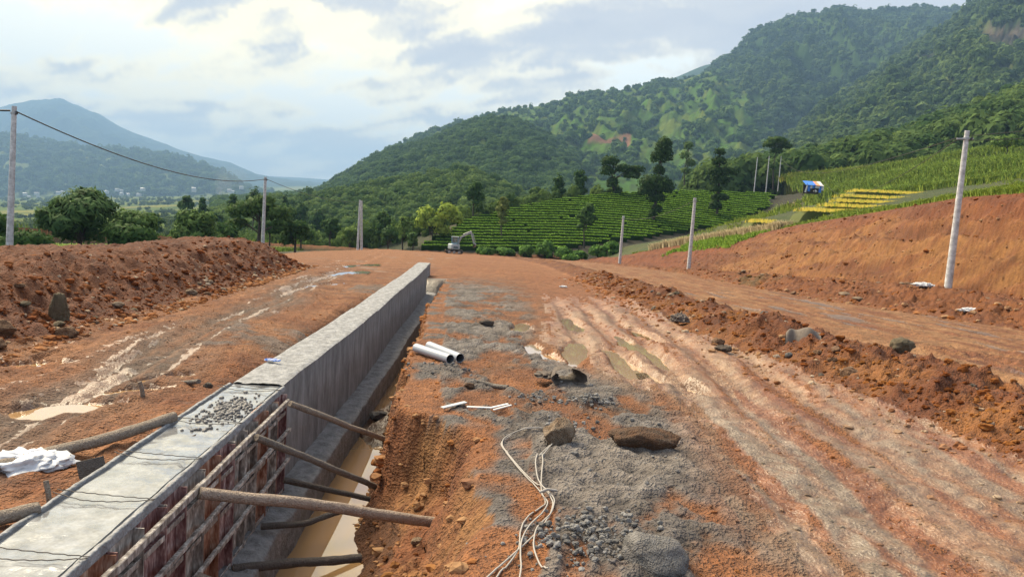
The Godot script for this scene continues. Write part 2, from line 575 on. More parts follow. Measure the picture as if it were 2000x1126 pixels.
func H(x: float, d: float) -> float:
	zone = 0
	wet = 0.0
	steep = 0.0
	var z := -d
	var A := na.get_noise_2d(x, z)
	var B := nb.get_noise_2d(x, z)
	var K := nc.get_noise_2d(x, z)
	var b := base_y(d)
	var y := b
	var near := clampf(1.6 - d / 40.0, 0.35, 1.0)
	var wx := wall_x(d)
	col = ORANGE
	if d > 93.0 and x < pl(TEA_R, d) + 6.0 or d > 150.0:
		# beyond the site: tea hill, then the drop to the valley on the left
		y = tea_y(x, d)
		var f := floor_y(x, d)
		y = maxf(y, f)
		var l := pl(TEA_L, d)
		var r := pl(TEA_R, d)
		if x > r:
			y = lerpf(y, field_y(x, d), clampf((x - r) / 6.0, 0, 1))
		if d > 136.0:
			y -= (d - 136.0) * 0.9
			y = maxf(y, f - 1.0)
		zone = 4
		var e := smoothstep(93.0, 97.0, d)
		y = lerpf(b, y, e) + B * 0.12
		col = Color(0.03, 0.04, 0.012).lerp(Color(0.06, 0.045, 0.022), clampf(B + 0.35, 0, 1))
		if x < l:
			col = Color(0.05, 0.085, 0.02).lerp(Color(0.09, 0.10, 0.035), clampf(A + 0.5, 0, 1))
		if d < 95.5 and x < 9.0:
			col = ORANGE * 0.85
			zone = 0
		return y
	if x < wx - 0.2:
		# ---- left of the wall
		var s := pl(TOE, d) - x + 0.25 * B
		var lx := wx - 0.45 - x
		y = b + 0.03 * A + 0.028 * B * near + 0.02 * K * near
		if d > 6.8 and d < 27.0:
			y -= (0.16 + 0.24 * smoothstep(7.5, 12.0, d)) * exp(-pow(maxf(lx - 0.06 + 0.10 * B, 0.0) / 0.26, 2.0))
		elif d >= 27.0:
			pass
		else:
			y += 0.05 - 0.04 * smoothstep(0.0, 0.5, lx)
		# wheel tracks run beside the mound
		var tr := x + 2.75 + 0.135 * d + 0.10 * A
		var rut := exp(-pow((tr + 0.15) / 0.24, 2.0)) + exp(-pow((tr + 1.35) / 0.24, 2.0)) + 0.6 * exp(-pow((tr - 1.0) / 0.2, 2.0))
		y -= 0.08 * rut * (0.6 + 0.4 * A)
		y += 0.03 * (exp(-pow((tr + 0.65) / 0.2, 2.0)) + exp(-pow((tr - 0.35) / 0.18, 2.0)))
		y += 0.012 * sin(tr * 26.0 + B * 2.0) * smoothstep(1.8, 0.8, absf(tr + 0.4))
		col = ORANGE.lerp(RED, clampf(0.32 + 0.9 * B + 0.5 * A, 0, 1)).lerp(Color(0.56, 0.29, 0.14), clampf(0.25 - 0.9 * B + 0.7 * A, 0, 0.6))
		var streak := nb.get_noise_2d(tr * 3.2, d * 0.22)
		var gk := smoothstep(0.75, 0.1, absf(tr + 0.12 + 0.25 * A) - 0.12 * streak) * smoothstep(38.0, 20.0, d) * clampf(0.85 + streak * 0.9 + K * 0.25, 0, 1)
		col = col.lerp(Color(0.27, 0.215, 0.18), gk)
		var pk := smoothstep(0.10, 0.42, streak + 0.25 * A + 0.12 * K) * smoothstep(2.2, 0.6, absf(tr + 0.9))
		col = col.lerp(Color(0.42, 0.22, 0.125), 0.6 * pk)
		wet = clampf(gk * 0.35 + pk * 0.42 + rut * 0.10 + 0.2 * K, 0, 1)
		if lx < 1.3 and d > 6.0:
			var cl := smoothstep(0.22, 0.5, A + B * 0.5 + K * 0.3)
			col = col.lerp(Color(0.30, 0.27, 0.25), cl * 0.8)
			col = col.lerp(RED, smoothstep(0.7, 0.15, lx) * 0.8 * (1.0 - cl))
		if d > 30.0:
			col = col.lerp(Color(0.57, 0.26, 0.105), smoothstep(30, 45, d))
			col = col.lerp(Color(0.58, 0.42, 0.32), 0.8 * smoothstep(0.30, 0.55, nb.get_noise_2d(x * 0.5, d * 0.12) + 0.2 * A) * smoothstep(-14.0, -6.0, x))
		# the mound
		var endk := smoothstep(32.5, 28.5, d + 0.6 * B)
		if s > -0.35:
			var m := smoothstep(-0.15, 2.15, s) * (1.0 - smoothstep(3.3, 6.2, s))
			var hm := (lerpf(0.70, 0.96, smoothstep(9.0, 27.0, d)) + 0.08 * A + 0.06 * B) * endk
			var lump := nr.get_noise_2d(x * 0.9, z * 0.9)
			y = maxf(y, b + hm * m + (0.07 * B + 0.055 * K + 0.05 * lump) * clampf(m * 2.5, 0, 1) * endk)
			if s > 4.0:
				var back := b - 0.35 - 0.045 * (s - 4.0)
				y = lerpf(y, maxf(back, floor_y(x, maxf(d, 60.0))), smoothstep(4.0, 6.5, s))
			if hm * m > 0.05 and s < 6.0:
				zone = 1
				wet = 0.0
				col = RED.lerp(DARK_RED, clampf(0.45 + 0.8 * B + 0.5 * K, 0, 1)).lerp(Color(0.36, 0.145, 0.06), clampf(0.2 + A * 0.6 - B * 0.8, 0, 0.7))
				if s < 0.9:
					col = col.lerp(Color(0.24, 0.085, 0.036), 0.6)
			elif s >= 6.0:
				zone = 4
				col = Color(0.07, 0.10, 0.025).lerp(Color(0.16, 0.09, 0.04), clampf(B + 0.3, 0, 1))
	elif d < 27.5 and x < pl(RIM, d) + 0.35:
		# ---- trench
		var q := x - wx
		var rim := pl(RIM, d) - wx + 0.10 * B + 0.05 * K + 0.10 * nb.get_noise_2d(d * 1.4, 31.0)
		var q0 := 0.62 + 0.10 * nb.get_noise_2d(d * 0.9, 7.0) - 0.10 * smoothstep(14.0, 24.0, d)
		var bottom := -1.38 + 0.04 * B
		var heap := exp(-pow((d - 9.9) / 0.95, 2.0)) + 0.75 * exp(-pow((d - 4.2) / 0.75, 2.0)) + 0.5 * exp(-pow((d - 17.2) / 0.6, 2.0))
		bottom += heap * (0.42 + 0.16 * B + 0.10 * K) * smoothstep(-0.1, 0.7, q)
		var top := b + 0.03 * A + 0.02 * B + 0.012 * K
		var t := clampf((q - q0) / maxf(rim - q0, 0.08), 0.0, 1.0)
		var wide := clampf((rim - q0 - 0.5) / 0.6, 0, 1)
		var slump := (0.50 + 0.12 * A) * smoothstep(0.0, 0.72, t) + (0.50 - 0.12 * A) * smoothstep(0.66, 0.99, t)
		var sharp := 0.25 * smoothstep(0.0, 0.5, t) + 0.75 * smoothstep(0.35, 1.0, t)
		var k := lerpf(sharp, slump, wide)
		y = lerpf(bottom, top, k)
		if k > 0.03 and k < 0.97:
			steep = sin(k * PI)
			var lump := nr.get_noise_3d(x * 1.3, y * 1.3, z * 1.3)
			y += (0.07 * B + 0.06 * K + 0.06 * lump) * sin(k * PI)
		if d > 25.5:
			y = lerpf(y, b, smoothstep(25.5, 27.3, d + 0.3 * B))
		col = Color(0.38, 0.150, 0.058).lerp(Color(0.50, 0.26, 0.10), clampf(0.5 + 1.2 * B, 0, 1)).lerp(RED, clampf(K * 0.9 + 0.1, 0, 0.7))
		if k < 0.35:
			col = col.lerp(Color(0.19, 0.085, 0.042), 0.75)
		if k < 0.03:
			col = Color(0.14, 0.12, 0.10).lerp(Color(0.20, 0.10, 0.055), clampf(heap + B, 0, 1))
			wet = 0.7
		if k > 0.97:
			col = ORANGE.lerp(CLAY, smoothstep(0.05, 0.35, B + 0.4 * A))
	else:
		# ---- right of the trench
		var xb := pl(BERM, d)
		var xt := pl(BANK_TOE, d)
		y = b + 0.03 * A + 0.022 * B * near + 0.014 * K * near
		var e := x - pl(RIM, d)
		# grey clay strewn over orange soil between trench and tracks
		var c1 := na.get_noise_2d(x * 4.4 + 40.0, z * 2.6)
		var c2 := nb.get_noise_2d(x * 1.7 - 9.0, z * 1.0)
		var clay := smoothstep(-0.08, 0.34, c1 * 1.3 + c2 * 0.9 + 0.40 * K + 0.24 + 0.16 * smoothstep(1.6, 0.3, e) + 0.36 * smoothstep(7.0, 4.8, d) * smoothstep(0.35, 0.8, e)) * smoothstep(-0.05, 0.45, e + 0.3 * B)
		var track_l := 0.75 + 0.35 * A + (0.9 if d < 7.0 else 0.9 * smoothstep(9.5, 7.0, d))
		var in_track := smoothstep(-0.45, 0.25, x - track_l) * (1.0 - smoothstep(-0.95, -0.55, x - xb + 0.5 * B * 0.4))
		clay *= 1.0 - in_track * 0.8
		clay *= smoothstep(34.0, 20.0, d)
		if d > 12.0:
			clay *= smoothstep(2.2, 0.4, x + 0.05 * d)
		col = ORANGE.lerp(Color(0.30, 0.125, 0.055), clampf(0.35 + 0.9 * B, 0, 1))
		col = col.lerp(Color(0.30, 0.20, 0.125), clampf(c2 * 0.9 + 0.15, 0, 0.7) * smoothstep(0.3, 1.0, e))
		var cc := CLAY.lerp(Color(0.42, 0.41, 0.40), clampf(c1 * 1.5 + K * 1.1 + 0.1, 0, 1)).lerp(Color(0.12, 0.115, 0.115), clampf(-K * 1.4 - c1 * 0.6 - 0.05, 0, 0.85))
		col = col.lerp(cc, clay)
		y += clay * (0.035 * absf(B) + 0.03 * K + 0.02) * near
		# wheel tracks
		if in_track > 0.0:
			var sw := x - 0.035 * d + 0.22 * A
			var st2 := nb.get_noise_2d(sw * 3.4, d * 0.25)
			var rut2 := 0.0
			for c in [[0.62, 0.14], [1.22, 0.15], [1.72, 0.13], [2.35, 0.17], [2.95, 0.15]]:
				rut2 += exp(-pow(absf(sw - c[0] + 0.05 * B) / c[1], 4.0))
			var deep := (0.28 + 0.6 * smoothstep(6.5, 8.5, d)) * smoothstep(24.0, 15.0, d)
			y += in_track * deep * (-0.07 * rut2 + 0.035 + 0.035 * B + 0.020 * sin(d * 46.0 + absf(fposmod(sw, 0.3) - 0.15) * 30.0) * clampf(rut2, 0, 1) * smoothstep(-0.1, 0.15, A + 0.1))
			var mud := ORANGE.lerp(PALE, clampf(0.50 + st2 * 1.2 + 0.45 * K, 0, 1))
			mud = mud.lerp(GREYMUD, smoothstep(9.5, 6.0, d) * clampf(0.72 + st2 * 1.0 - 0.22 * (x - 2.0), 0, 0.92))
			mud = mud.lerp(Color(0.42, 0.165, 0.066), smoothstep(0.28, 0.45, nb.get_noise_2d(sw * 2.0 + 50.0, d * 0.16)) * 0.85)
			mud = mud.lerp(Color(0.33, 0.155, 0.08), clampf(-K * 1.3 - 0.1, 0, 0.7))
			if d > 15.0:
				mud = mud.lerp(Color(0.50, 0.215, 0.09), smoothstep(15.0, 21.0, d))
			col = col.lerp(mud, in_track)
			wet = in_track * clampf(0.75 + 0.5 * st2 - 0.25 * K, 0, 1) * smoothstep(30.0, 16.0, d)
		if d > 22.0:
			col = col.lerp(Color(0.57, 0.26, 0.105).lerp(Color(0.48, 0.18, 0.06), clampf(A + 0.3, 0, 1)), smoothstep(22.0, 40.0, d))
		# the ridge of pushed earth
		var hb := (0.34 + 0.16 * na.get_noise_2d(d * 3.0, 77.0) + 0.14 * nb.get_noise_2d(d * 0.8, 99.0)) * smoothstep(85.0, 60.0, d)
		var wl := 0.85 + 0.15 * A
		var side := x - xb
		var bm := exp(-pow(side / (wl if side < 0 else 0.42), 2.0))
		if side > -0.0:
			y += 0.16 * smoothstep(0.0, 0.5, side) * smoothstep(95.0, 60.0, d)
		y += hb * bm + (0.07 * B + 0.05 * K + 0.05 * nr.get_noise_2d(x, z)) * smoothstep(0.1, 0.5, bm)
		if bm > 0.22 and side < 0.5:
			zone = 2
			wet = 0.0
			col = Color(0.36, 0.135, 0.042).lerp(Color(0.24, 0.08, 0.027), clampf(0.4 + B + 0.5 * K, 0, 1)).lerp(OCHRE, clampf(0.15 - B + 0.3 * A, 0, 0.6))
		elif side >= 0.5 and x < xt:
			# upper road
			var ru := x - xb - 0.03 * d + 0.2 * A
			var s3 := nb.get_noise_2d(ru * 2.2, d * 0.16)
			var rr := exp(-pow((ru - 1.3) / 0.2, 2.0)) + exp(-pow((ru - 2.9) / 0.22, 2.0))
			y += -0.05 * rr + 0.018 * B
			col = ORANGE.lerp(Color(0.60, 0.34, 0.165), clampf(0.5 + 1.3 * s3 + 0.3 * K, 0, 1)).lerp(Color(0.36, 0.14, 0.07), clampf(-s3 * 1.6 - 0.1 + 0.3 * B, 0, 0.9))
			var gm := smoothstep(0.22, 0.46, nb.get_noise_2d(ru * 1.4 + 20.0, d * 0.12)) * smoothstep(34.0, 24.0, d)
			col = col.lerp(Color(0.24, 0.185, 0.155), gm * 0.8)
			wet = gm * 0.8
		if x >= xt - 0.4:
			var bx := pl(BENCH_X, d)
			var by := pl(BENCH_Y, d)
			var cx := pl(CREST_X, d)
			var cy := pl(CREST_Y, d)
			var road := b + 0.16
			var amp := 1.0
			if x < bx:
				var t2 := clampf((x - xt + 0.3 * B) / maxf(bx - xt - 0.8, 0.4), 0, 1)
				y = lerpf(y, by, smoothstep(0.0, 1.0, t2))
				amp = smoothstep(0.0, 0.25, t2) * (1.0 - 0.7 * smoothstep(0.8, 1.0, t2))
				if t2 > 0.04:
					zone = 3
					col = Color(0.42, 0.165, 0.05).lerp(Color(0.29, 0.10, 0.034), clampf(0.4 + B + 0.4 * K, 0, 1))
					col = col.lerp(Color(0.16, 0.14, 0.045), 0.6 * smoothstep(0.25, 0.5, A + 0.4 * B) * smoothstep(25, 35, d) * smoothstep(60, 45, d))
			elif x < cx + 0.5:
				var t3 := clampf((x - bx) / (cx - bx), 0, 1)
				var step := 0.06 * sin(t3 * 30.0 + 3.0 * A) + 0.05 * nb.get_noise_2d(d * 0.5, t3 * 3.0)
				y = lerpf(by, cy, clampf(t3 + step * (1.0 - t3) * t3 * 2.0, 0, 1))
				zone = 3
				var scar := nb.get_noise_2d((x + d * 0.35) * 2.6, d * 0.5)
				col = Color(0.40, 0.130, 0.042).lerp(Color(0.28, 0.088, 0.03), clampf(0.3 + 0.9 * B + 0.5 * scar, 0, 1))
				var och := smoothstep(60.0, 47.0, d + 4.0 * A) * smoothstep(0.95, 0.45, t3 + 0.25 * A - 0.004 * (d - 24.0))
				col = col.lerp(Color(0.54, 0.27, 0.085).lerp(Color(0.40, 0.16, 0.05), clampf(0.30 + 1.5 * scar + B, 0, 1)), och * 0.9)
				var band := smoothstep(0.10, 0.32, nb.get_noise_2d(d * 0.07 + 3.0, t3 * 4.2 + 0.5 * A))
				col = col.lerp(Color(0.24, 0.075, 0.028), 0.6 * band)
				amp = 1.0 - smoothstep(0.85, 1.0, t3)
			else:
				y = lerpf(cy, field_y(x, d), smoothstep(0.0, 5.0, x - cx))
				zone = 4
				amp = 0.3
				col = Color(0.075, 0.14, 0.022).lerp(Color(0.13, 0.17, 0.035), clampf(A * 1.4 + 0.5 + 0.4 * B, 0, 1))
				# bare dirt ramp between the tea and the fields
				var dr := x - pl([85.0, 30.0, 95.0, 32.5, 105.0, 38.0, 118.0, 42.5, 130.0, 46.0], d)
				if d > 84.0 and absf(dr) < 2.6 + 0.8 * B:
					col = Color(0.20, 0.105, 0.06).lerp(Color(0.27, 0.15, 0.085), clampf(B + 0.5, 0, 1))
			y += amp * (0.07 * B + 0.05 * K + 0.10 * A * 0.5 + 0.20 * nr.get_noise_2d((x + 0.35 * d) * 0.8, d * 0.5) + 0.06 * nr.get_noise_2d((x + 0.6 * d) * 2.2, d * 0.9))
	# crumbs and clods
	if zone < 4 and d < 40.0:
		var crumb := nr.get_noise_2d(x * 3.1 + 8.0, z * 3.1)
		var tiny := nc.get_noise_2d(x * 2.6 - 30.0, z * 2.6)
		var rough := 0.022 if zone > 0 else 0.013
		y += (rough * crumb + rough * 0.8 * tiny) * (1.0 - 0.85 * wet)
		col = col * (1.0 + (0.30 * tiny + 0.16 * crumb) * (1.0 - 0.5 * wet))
	# puddle hollows
	for p in PUDDLES:
		var dx: float = x - p[0]
		var dz: float = z - p[1]
		if absf(dx) < p[2] + 0.6 and absf(dz) < p[2] + 0.6:
			var ca := cos(p[4])
			var sa := sin(p[4])
			var u: float = (dx * sa - dz * ca) / p[2]
			var v: float = (dx * ca + dz * sa) / p[3]
			var rr2 := sqrt(u * u + v * v) + 0.35 * B + 0.18 * K
			var k2 := smoothstep(1.55, 0.75, rr2)
			y = lerpf(y, b - 0.085, k2)
			col = col.lerp(Color(0.38, 0.20, 0.11), k2 * 0.7)
			wet = maxf(wet, k2)
	return y

func gy(x: float, z: float) -> float:
	return H(x, -z)

func on(x: float, z: float, up := 0.0) -> Vector3:
	return Vector3(x, gy(x, z) + up, z)

func make_ground() -> void:
	var rows := PackedFloat32Array()
	var d := -2.0
	while d < 2.7:
		rows.append(d)
		d += 0.12
	while d < 152.0:
		rows.append(d)
		d += maxf(0.018, 0.0064 * d)
	var nc_ := 720
	var nrow := rows.size()
	var pos := PackedVector3Array()
	var cols := PackedColorArray()
	var zones := PackedByteArray()
	var wets := PackedByteArray()
	pos.resize(nrow * nc_)
	cols.resize(nrow * nc_)
	zones.resize(nrow * nc_)
	wets.resize(nrow * nc_)
	for i in nrow:
		var dd := rows[i]
		var w := 0.80 * maxf(dd, 0.0) + 4.6
		for j in nc_:
			var x := w * (2.0 * j / (nc_ - 1.0) - 1.0)
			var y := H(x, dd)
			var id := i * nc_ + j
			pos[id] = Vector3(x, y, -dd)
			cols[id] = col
			zones[id] = zone
			if steep > 0.0:
				pos[id].x += steep * (0.05 * nr.get_noise_3d(x * 1.2, y * 1.9, dd * 1.2) + 0.03 * nc.get_noise_3d(x * 0.7, y * 1.0, dd * 0.7) + 0.08 * nb.get_noise_3d(x * 1.5, y * 2.0, dd * 1.5))
			wets[id] = 1 if wet > 0.55 else 0
	var nor := PackedVector3Array()
	nor.resize(nrow * nc_)
	for i in nrow:
		for j in nc_:
			var id := i * nc_ + j
			var px := pos[i * nc_ + mini(j + 1, nc_ - 1)] - pos[i * nc_ + maxi(j - 1, 0)]
			var pz := pos[mini(i + 1, nrow - 1) * nc_ + j] - pos[maxi(i - 1, 0) * nc_ + j]
			nor[id] = px.cross(pz).normalized()
			if nor[id].y < 0:
				nor[id] = -nor[id]
	# one sheet, named by what the earth is there: [name, zone]
	var names := ["ground", "earth_mound", "earth_ridge", "cut_bank", "field_ground"]
	var tri := []
	for k in 10:
		tri.append(PackedInt32Array())
	for i in nrow - 1:
		for j in nc_ - 1:
			var a := i * nc_ + j
			var k: int = zones[a] * 2 + wets[a]
			tri[k].append_array(PackedInt32Array([a, a + nc_, a + nc_ + 1, a, a + nc_ + 1, a + 1]))
	for zn in 5:
		var o := MeshInstance3D.new()
		o.name = numbered(names[zn])
		var m := ArrayMesh.new()
		var slot := 0
		var mats := []
		for wk in 2:
			var t: PackedInt32Array = tri[zn * 2 + wk]
			if t.size() == 0:
				continue
			# keep only the vertices in use
			var remap := {}
			var v2 := PackedVector3Array()
			var n2 := PackedVector3Array()
			var c2 := PackedColorArray()
			var t2 := PackedInt32Array()
			t2.resize(t.size())
			for q in t.size():
				var s := t[q]
				if not remap.has(s):
					remap[s] = v2.size()
					v2.append(pos[s])
					n2.append(nor[s])
					c2.append(cols[s])
				t2[q] = remap[s]
			var arr := []
			arr.resize(Mesh.ARRAY_MAX)
			arr[Mesh.ARRAY_VERTEX] = v2
			arr[Mesh.ARRAY_NORMAL] = n2
			arr[Mesh.ARRAY_COLOR] = c2
			arr[Mesh.ARRAY_INDEX] = t2
			m.add_surface_from_arrays(Mesh.PRIMITIVE_TRIANGLES, arr)
			mats.append(M.mud if wk == 1 else M.soil)
		o.mesh = m
		for q in mats.size():
			o.set_surface_override_material(q, mats[q])
		add_child(o)
		o.set_meta("kind", "structure")

# ---------------------------------------------------------------- hills
# ridge: world points along the skyline; base: how near (share of the distance) and how low its foot lies
func loft(called: String, ridge: Array, near_share: float, foot: Callable, power: float, rough: float, nfreq: float, seg_u: int, seg_t: int, color_fn: Callable) -> Dictionary:
	var pts := PackedVector3Array()
	var total := [0.0]
	for i in range(1, ridge.size()):
		total.append(total[i - 1] + Vector2(ridge[i].x - ridge[i - 1].x, ridge[i].z - ridge[i - 1].z).length())
	var tb: Array = total
	var grid := PackedVector3Array()
	var nn := seg_t + 7
	for iu in seg_u + 1:
		var s: float = tb[-1] * iu / seg_u
		var k := 1
		while k < tb.size() - 1 and tb[k] < s:
			k += 1
		var r: Vector3 = ridge[k - 1].lerp(ridge[k], (s - tb[k - 1]) / maxf(tb[k] - tb[k - 1], 1e-3))
		var bx := r.x * near_share
		var bz := r.z * near_share
		var base := Vector3(bx, foot.call(bx, -bz), bz)
		for it in nn:
			var t := float(it) / seg_t
			var p: Vector3
			if t <= 1.0:
				p = base.lerp(r, t)
				p.y = lerpf(base.y, r.y, pow(t, power))
				var env := sin(clampf(t, 0, 1) * PI)
				var hh := r.y - base.y
				p.y += hh * rough * (env * 0.9 + 0.10) * nr.get_noise_2d(p.x * nfreq + 13.0, p.z * nfreq * 0.45)
				p.y += hh * rough * 0.10 * nb.get_noise_2d(p.x * nfreq * 4.0, p.z * nfreq * 4.0) * (0.15 + env)
			else:
				p = r + (r - base) * (t - 1.0) * 0.9
				p.y = r.y - (r.y - base.y) * pow((t - 1.0) * 3.0, 1.3)
			grid.append(p)
	var nor := PackedVector3Array()
	var cols := PackedColorArray()
	nor.resize(grid.size())
	cols.resize(grid.size())
	for iu in seg_u + 1:
		for it in nn:
			var a := grid[mini(iu + 1, seg_u) * nn + it] - grid[maxi(iu - 1, 0) * nn + it]
			var b := grid[iu * nn + mini(it + 1, nn - 1)] - grid[iu * nn + maxi(it - 1, 0)]
			var n := a.cross(b).normalized()
			if n.y < 0:
				n = -n
			nor[iu * nn + it] = n
			cols[iu * nn + it] = color_fn.call(grid[iu * nn + it], float(it) / seg_t, float(iu) / seg_u)
	var idx := PackedInt32Array()
	for iu in seg_u:
		for it in nn - 1:
			var a := iu * nn + it
			idx.append_array(PackedInt32Array([a, a + 1, a + nn + 1, a, a + nn + 1, a + nn]))
	var o := obj(called, arrays_mesh(grid, nor, cols, idx), M.hill)
	o.set_meta("kind", "structure")
	return {"grid": grid, "nn": nn, "u": seg_u, "t": seg_t}

func loft_point(g: Dictionary, u: float, t: float) -> Vector3:
	var fu: float = clampf(u, 0, 0.9999) * g.u
	var ft: float = clampf(t, 0, 1.2) * g.t
	var i := int(fu)
	var j := int(ft)
	var nn: int = g.nn
	var grid: PackedVector3Array = g.grid
	var a := grid[i * nn + j].lerp(grid[(i + 1) * nn + j], fu - i)
	var b := grid[i * nn + j + 1].lerp(grid[(i + 1) * nn + j + 1], fu - i)
	return a.lerp(b, ft - j)

# a crown for far woods: leaf-sprays spread over and inside an uneven lump, one unit in radius
func clump_mesh(s: int, n: int, size: float, tall := 1.0) -> ArrayMesh:
	var r := RandomNumberGenerator.new()
	r.seed = s
	var lobes := []
	for k in 6:
		lobes.append([Vector3(r.randf_range(-0.55, 0.55), r.randf_range(0.1, 1.1) * tall, r.randf_range(-0.55, 0.55)), r.randf_range(0.36, 0.62)])
	lobes.append([Vector3(0, 0.6 * tall, 0), 0.75])
	var v := PackedVector3Array()
	var no := PackedVector3Array()
	var c := PackedColorArray()
	for k in n:
		var lb: Array = lobes[k % lobes.size()]
		var dir := Vector3(r.randfn(), r.randfn(), r.randfn()).normalized()
		if dir.y < -0.35:
			dir.y = -dir.y
		var p: Vector3 = lb[0] + dir * lb[1] * r.randf_range(0.75, 1.05) * Vector3(1, 0.9, 1)
		var q := Vector3(r.randfn(), r.randfn() * 0.6, r.randfn()).normalized()
		var nn2 := (dir + 0.22 * q).normalized()
		var t1 := nn2.cross(q).normalized()
		var t2 := nn2.cross(t1)
		var l := size * r.randf_range(0.6, 1.3)
		var g := r.randf_range(0.75, 1.25)
		tri(v, no, c, p - t1 * l - t2 * l * 0.5, p + t1 * l * 0.9 - t2 * l * 0.6, p + t2 * l * 1.1, (nn2 + dir * 0.4).normalized(), Color(g, g, g))
	return arrays_mesh(v, no, c, PackedInt32Array())

func wood(called: String, g: Dictionary, count: int, size: Vector2, keep: Callable, tint: Callable, s: int, trange := Vector2(0.02, 1.04), fine := false) -> void:
	var r := RandomNumberGenerator.new()
	r.seed = s
	var places := [[], [], []]
	var tints := [[], [], []]
	for k in count:
		var u := r.randf()
		var t := r.randf_range(trange.x, trange.y)
		var p := loft_point(g, u, t)
		var c: float = keep.call(p, u, t)
		if r.randf() > c:
			continue
		var sc := lerpf(size.x * 0.7, size.y * 1.25, pow(r.randf(), 1.7))
		var b := Basis(Vector3.UP, r.randf() * TAU).scaled(Vector3(sc, sc * r.randf_range(0.8, 1.35), sc))
		var q := r.randi() % 3
		places[q].append(Transform3D(b, p - Vector3(0, sc * 0.3, 0)))
		tints[q].append(tint.call(p, r.randf()) * 1.8)
	for q in 3:
		if places[q].size():
			copies(called, (M.fine_clumps if fine else M.clumps)[q], M.forest, places[q], tints[q])

